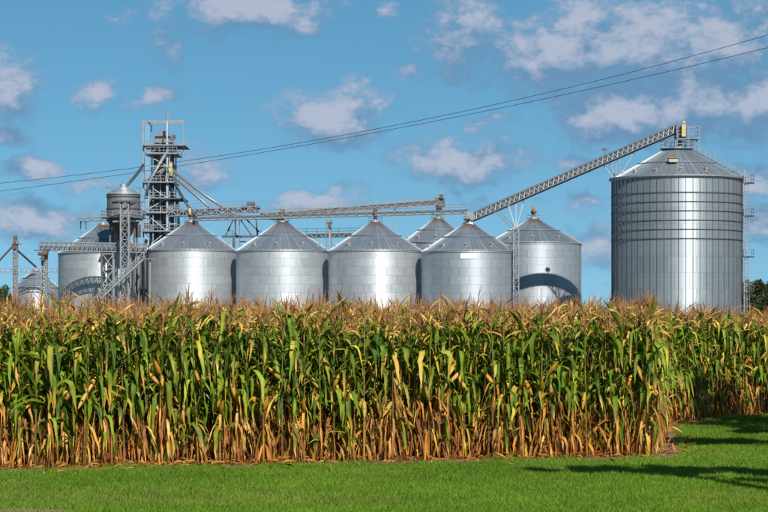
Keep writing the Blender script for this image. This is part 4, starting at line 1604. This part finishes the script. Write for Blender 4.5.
# --- fallen leaves along the foot of the corn
lit_parts = []
for i in range(1500):
    k = rp.rand()
    if k < .72:
        s = rp.uniform(7, 19.4)
        x = EDGE[0][0] + ux * s
        y = EDGE[0][1] + uy * s
        dd = rp.normal(.25, .28) if rp.rand() < .93 else -abs(rp.normal(.3, .9))
        x += nx * dd
        y += ny * dd
    else:
        j = rp.randint(1, len(EDGE) - 2)
        q = rp.rand()
        x = EDGE[j][0] + (EDGE[j + 1][0] - EDGE[j][0]) * q + rp.normal(0, .25)
        y = EDGE[j][1] + (EDGE[j + 1][1] - EDGE[j][1]) * q + rp.normal(0, .25)
    V, T, C = leaf_shape(rp, 0, rp.uniform(0, 6.28), rp.uniform(.12, .4), rp.uniform(.02, .05), rp.uniform(.0, .7), rp.uniform(.2, 1.6), rp.normal(0, 1), 4, pick(rp, BROWN + TAN), pick(rp, BROWN), .5, .3)
    lit_parts.append((V + np.array([x, y, .01]), T, C))
V, T, C = join(lit_parts)
o = bpy.data.objects.new('leaf_litter', np_mesh('leaf_litter', V, T, M['corn'], C))
col.objects.link(o)
tag(o, 'dry fallen corn leaves scattered along the foot of the corn', 'leaf litter', kind='stuff')

# ------------------------------------------------------------------ grass
rg = np.random.RandomState(9)
NG = 560000
yy = 22.5 + (58 - 22.5) * rg.rand(NG) ** 1.25
xx = (rg.rand(NG) * 2 - 1) * (half * yy * 1.06 + .6)
k = in_poly(xx + (rg.rand(NG) - .5) * .1, yy + .55 * (np.sin(xx * 2.1) * .3 + np.sin(xx * 5.3 + 1) * .22 + (rg.rand(NG) - .5) * .7), lawn_poly)
# bare worn patch at the lower left
bare = ((xx + 4.45) / .75) ** 2 + ((yy - 25.75) / .55) ** 2 < .5 + rg.rand(NG) * .9
k &= ~(bare & (rg.rand(NG) < .85))
xx, yy = xx[k], yy[k]
n = len(xx)


def vnoise(x, y, s, seed):
    r = np.random.RandomState(seed).rand(64, 64)
    fx, fy = x / s, y / s
    ix, iy = np.floor(fx).astype(int), np.floor(fy).astype(int)
    tx, ty = fx - ix, fy - iy
    tx, ty = tx * tx * (3 - 2 * tx), ty * ty * (3 - 2 * ty)
    g = lambda a, b: r[a % 64, b % 64]
    return (g(ix, iy) * (1 - tx) + g(ix + 1, iy) * tx) * (1 - ty) + (g(ix, iy + 1) * (1 - tx) + g(ix + 1, iy + 1) * tx) * ty


nz = vnoise(xx, yy, .9, 1) * .55 + vnoise(xx, yy, .25, 2) * .45
nb = vnoise(xx, yy, 2.3, 3)
ed_ = np.full(n, 1e9)
for (x0, y0), (x1, y1) in zip(EDGE, EDGE[1:]):
    dx, dy = x1 - x0, y1 - y0
    t_ = np.clip(((xx - x0) * dx + (yy - y0) * dy) / (dx * dx + dy * dy), 0, 1)
    ed_ = np.minimum(ed_, np.hypot(xx - x0 - t_ * dx, yy - y0 - t_ * dy))
rough_edge = np.clip(1 - (ed_ - .3) / (.25 + .5 * vnoise(xx, yy, .5, 8)), 0, 1)
hgt = (.03 + .035 * rg.rand(n)) * (.6 + .8 * nz) * (1 + 1.5 * rough_edge * vnoise(xx, yy, .35, 5))
a = rg.uniform(0, 6.28, n)
wd = rg.uniform(.004, .008, n)
ln = rg.normal(0, .45, (n, 2)) * hgt[:, None]
base = np.stack([xx, yy, np.zeros(n)], 1)
sd = np.stack([np.cos(a) * wd, np.sin(a) * wd, np.zeros(n)], 1)
tip = base + np.stack([ln[:, 0], ln[:, 1], hgt], 1)
V = np.stack([base - sd, base + sd, tip], 1).reshape(-1, 3)
T = np.arange(n * 3).reshape(-1, 3)
gm = (nz * .6 + rg.rand(n) * .4)[:, None]
C = np.array([.070, .17, .010])[None] * (1 - gm) + np.array([.19, .315, .022])[None] * gm
C *= (.78 + .44 * vnoise(xx, yy * .35, 1.4, 6) * .6 + .44 * vnoise(xx, yy, .16, 7) * .4)[:, None]
yel = ((nb > .62) & (rg.rand(n) < .25)) | (rg.rand(n) < .03)
C[yel] = np.array([.24, .24, .06]) * rg.uniform(.7, 1.2, (yel.sum(), 1))
C = np.repeat(C, 3, 0)
me = np_mesh('grass', V, T, M['grass'], C, False)
o = bpy.data.objects.new('grass', me)
col.objects.link(o)
tag(o, 'short mown green grass in front of the corn', 'grass', kind='stuff')
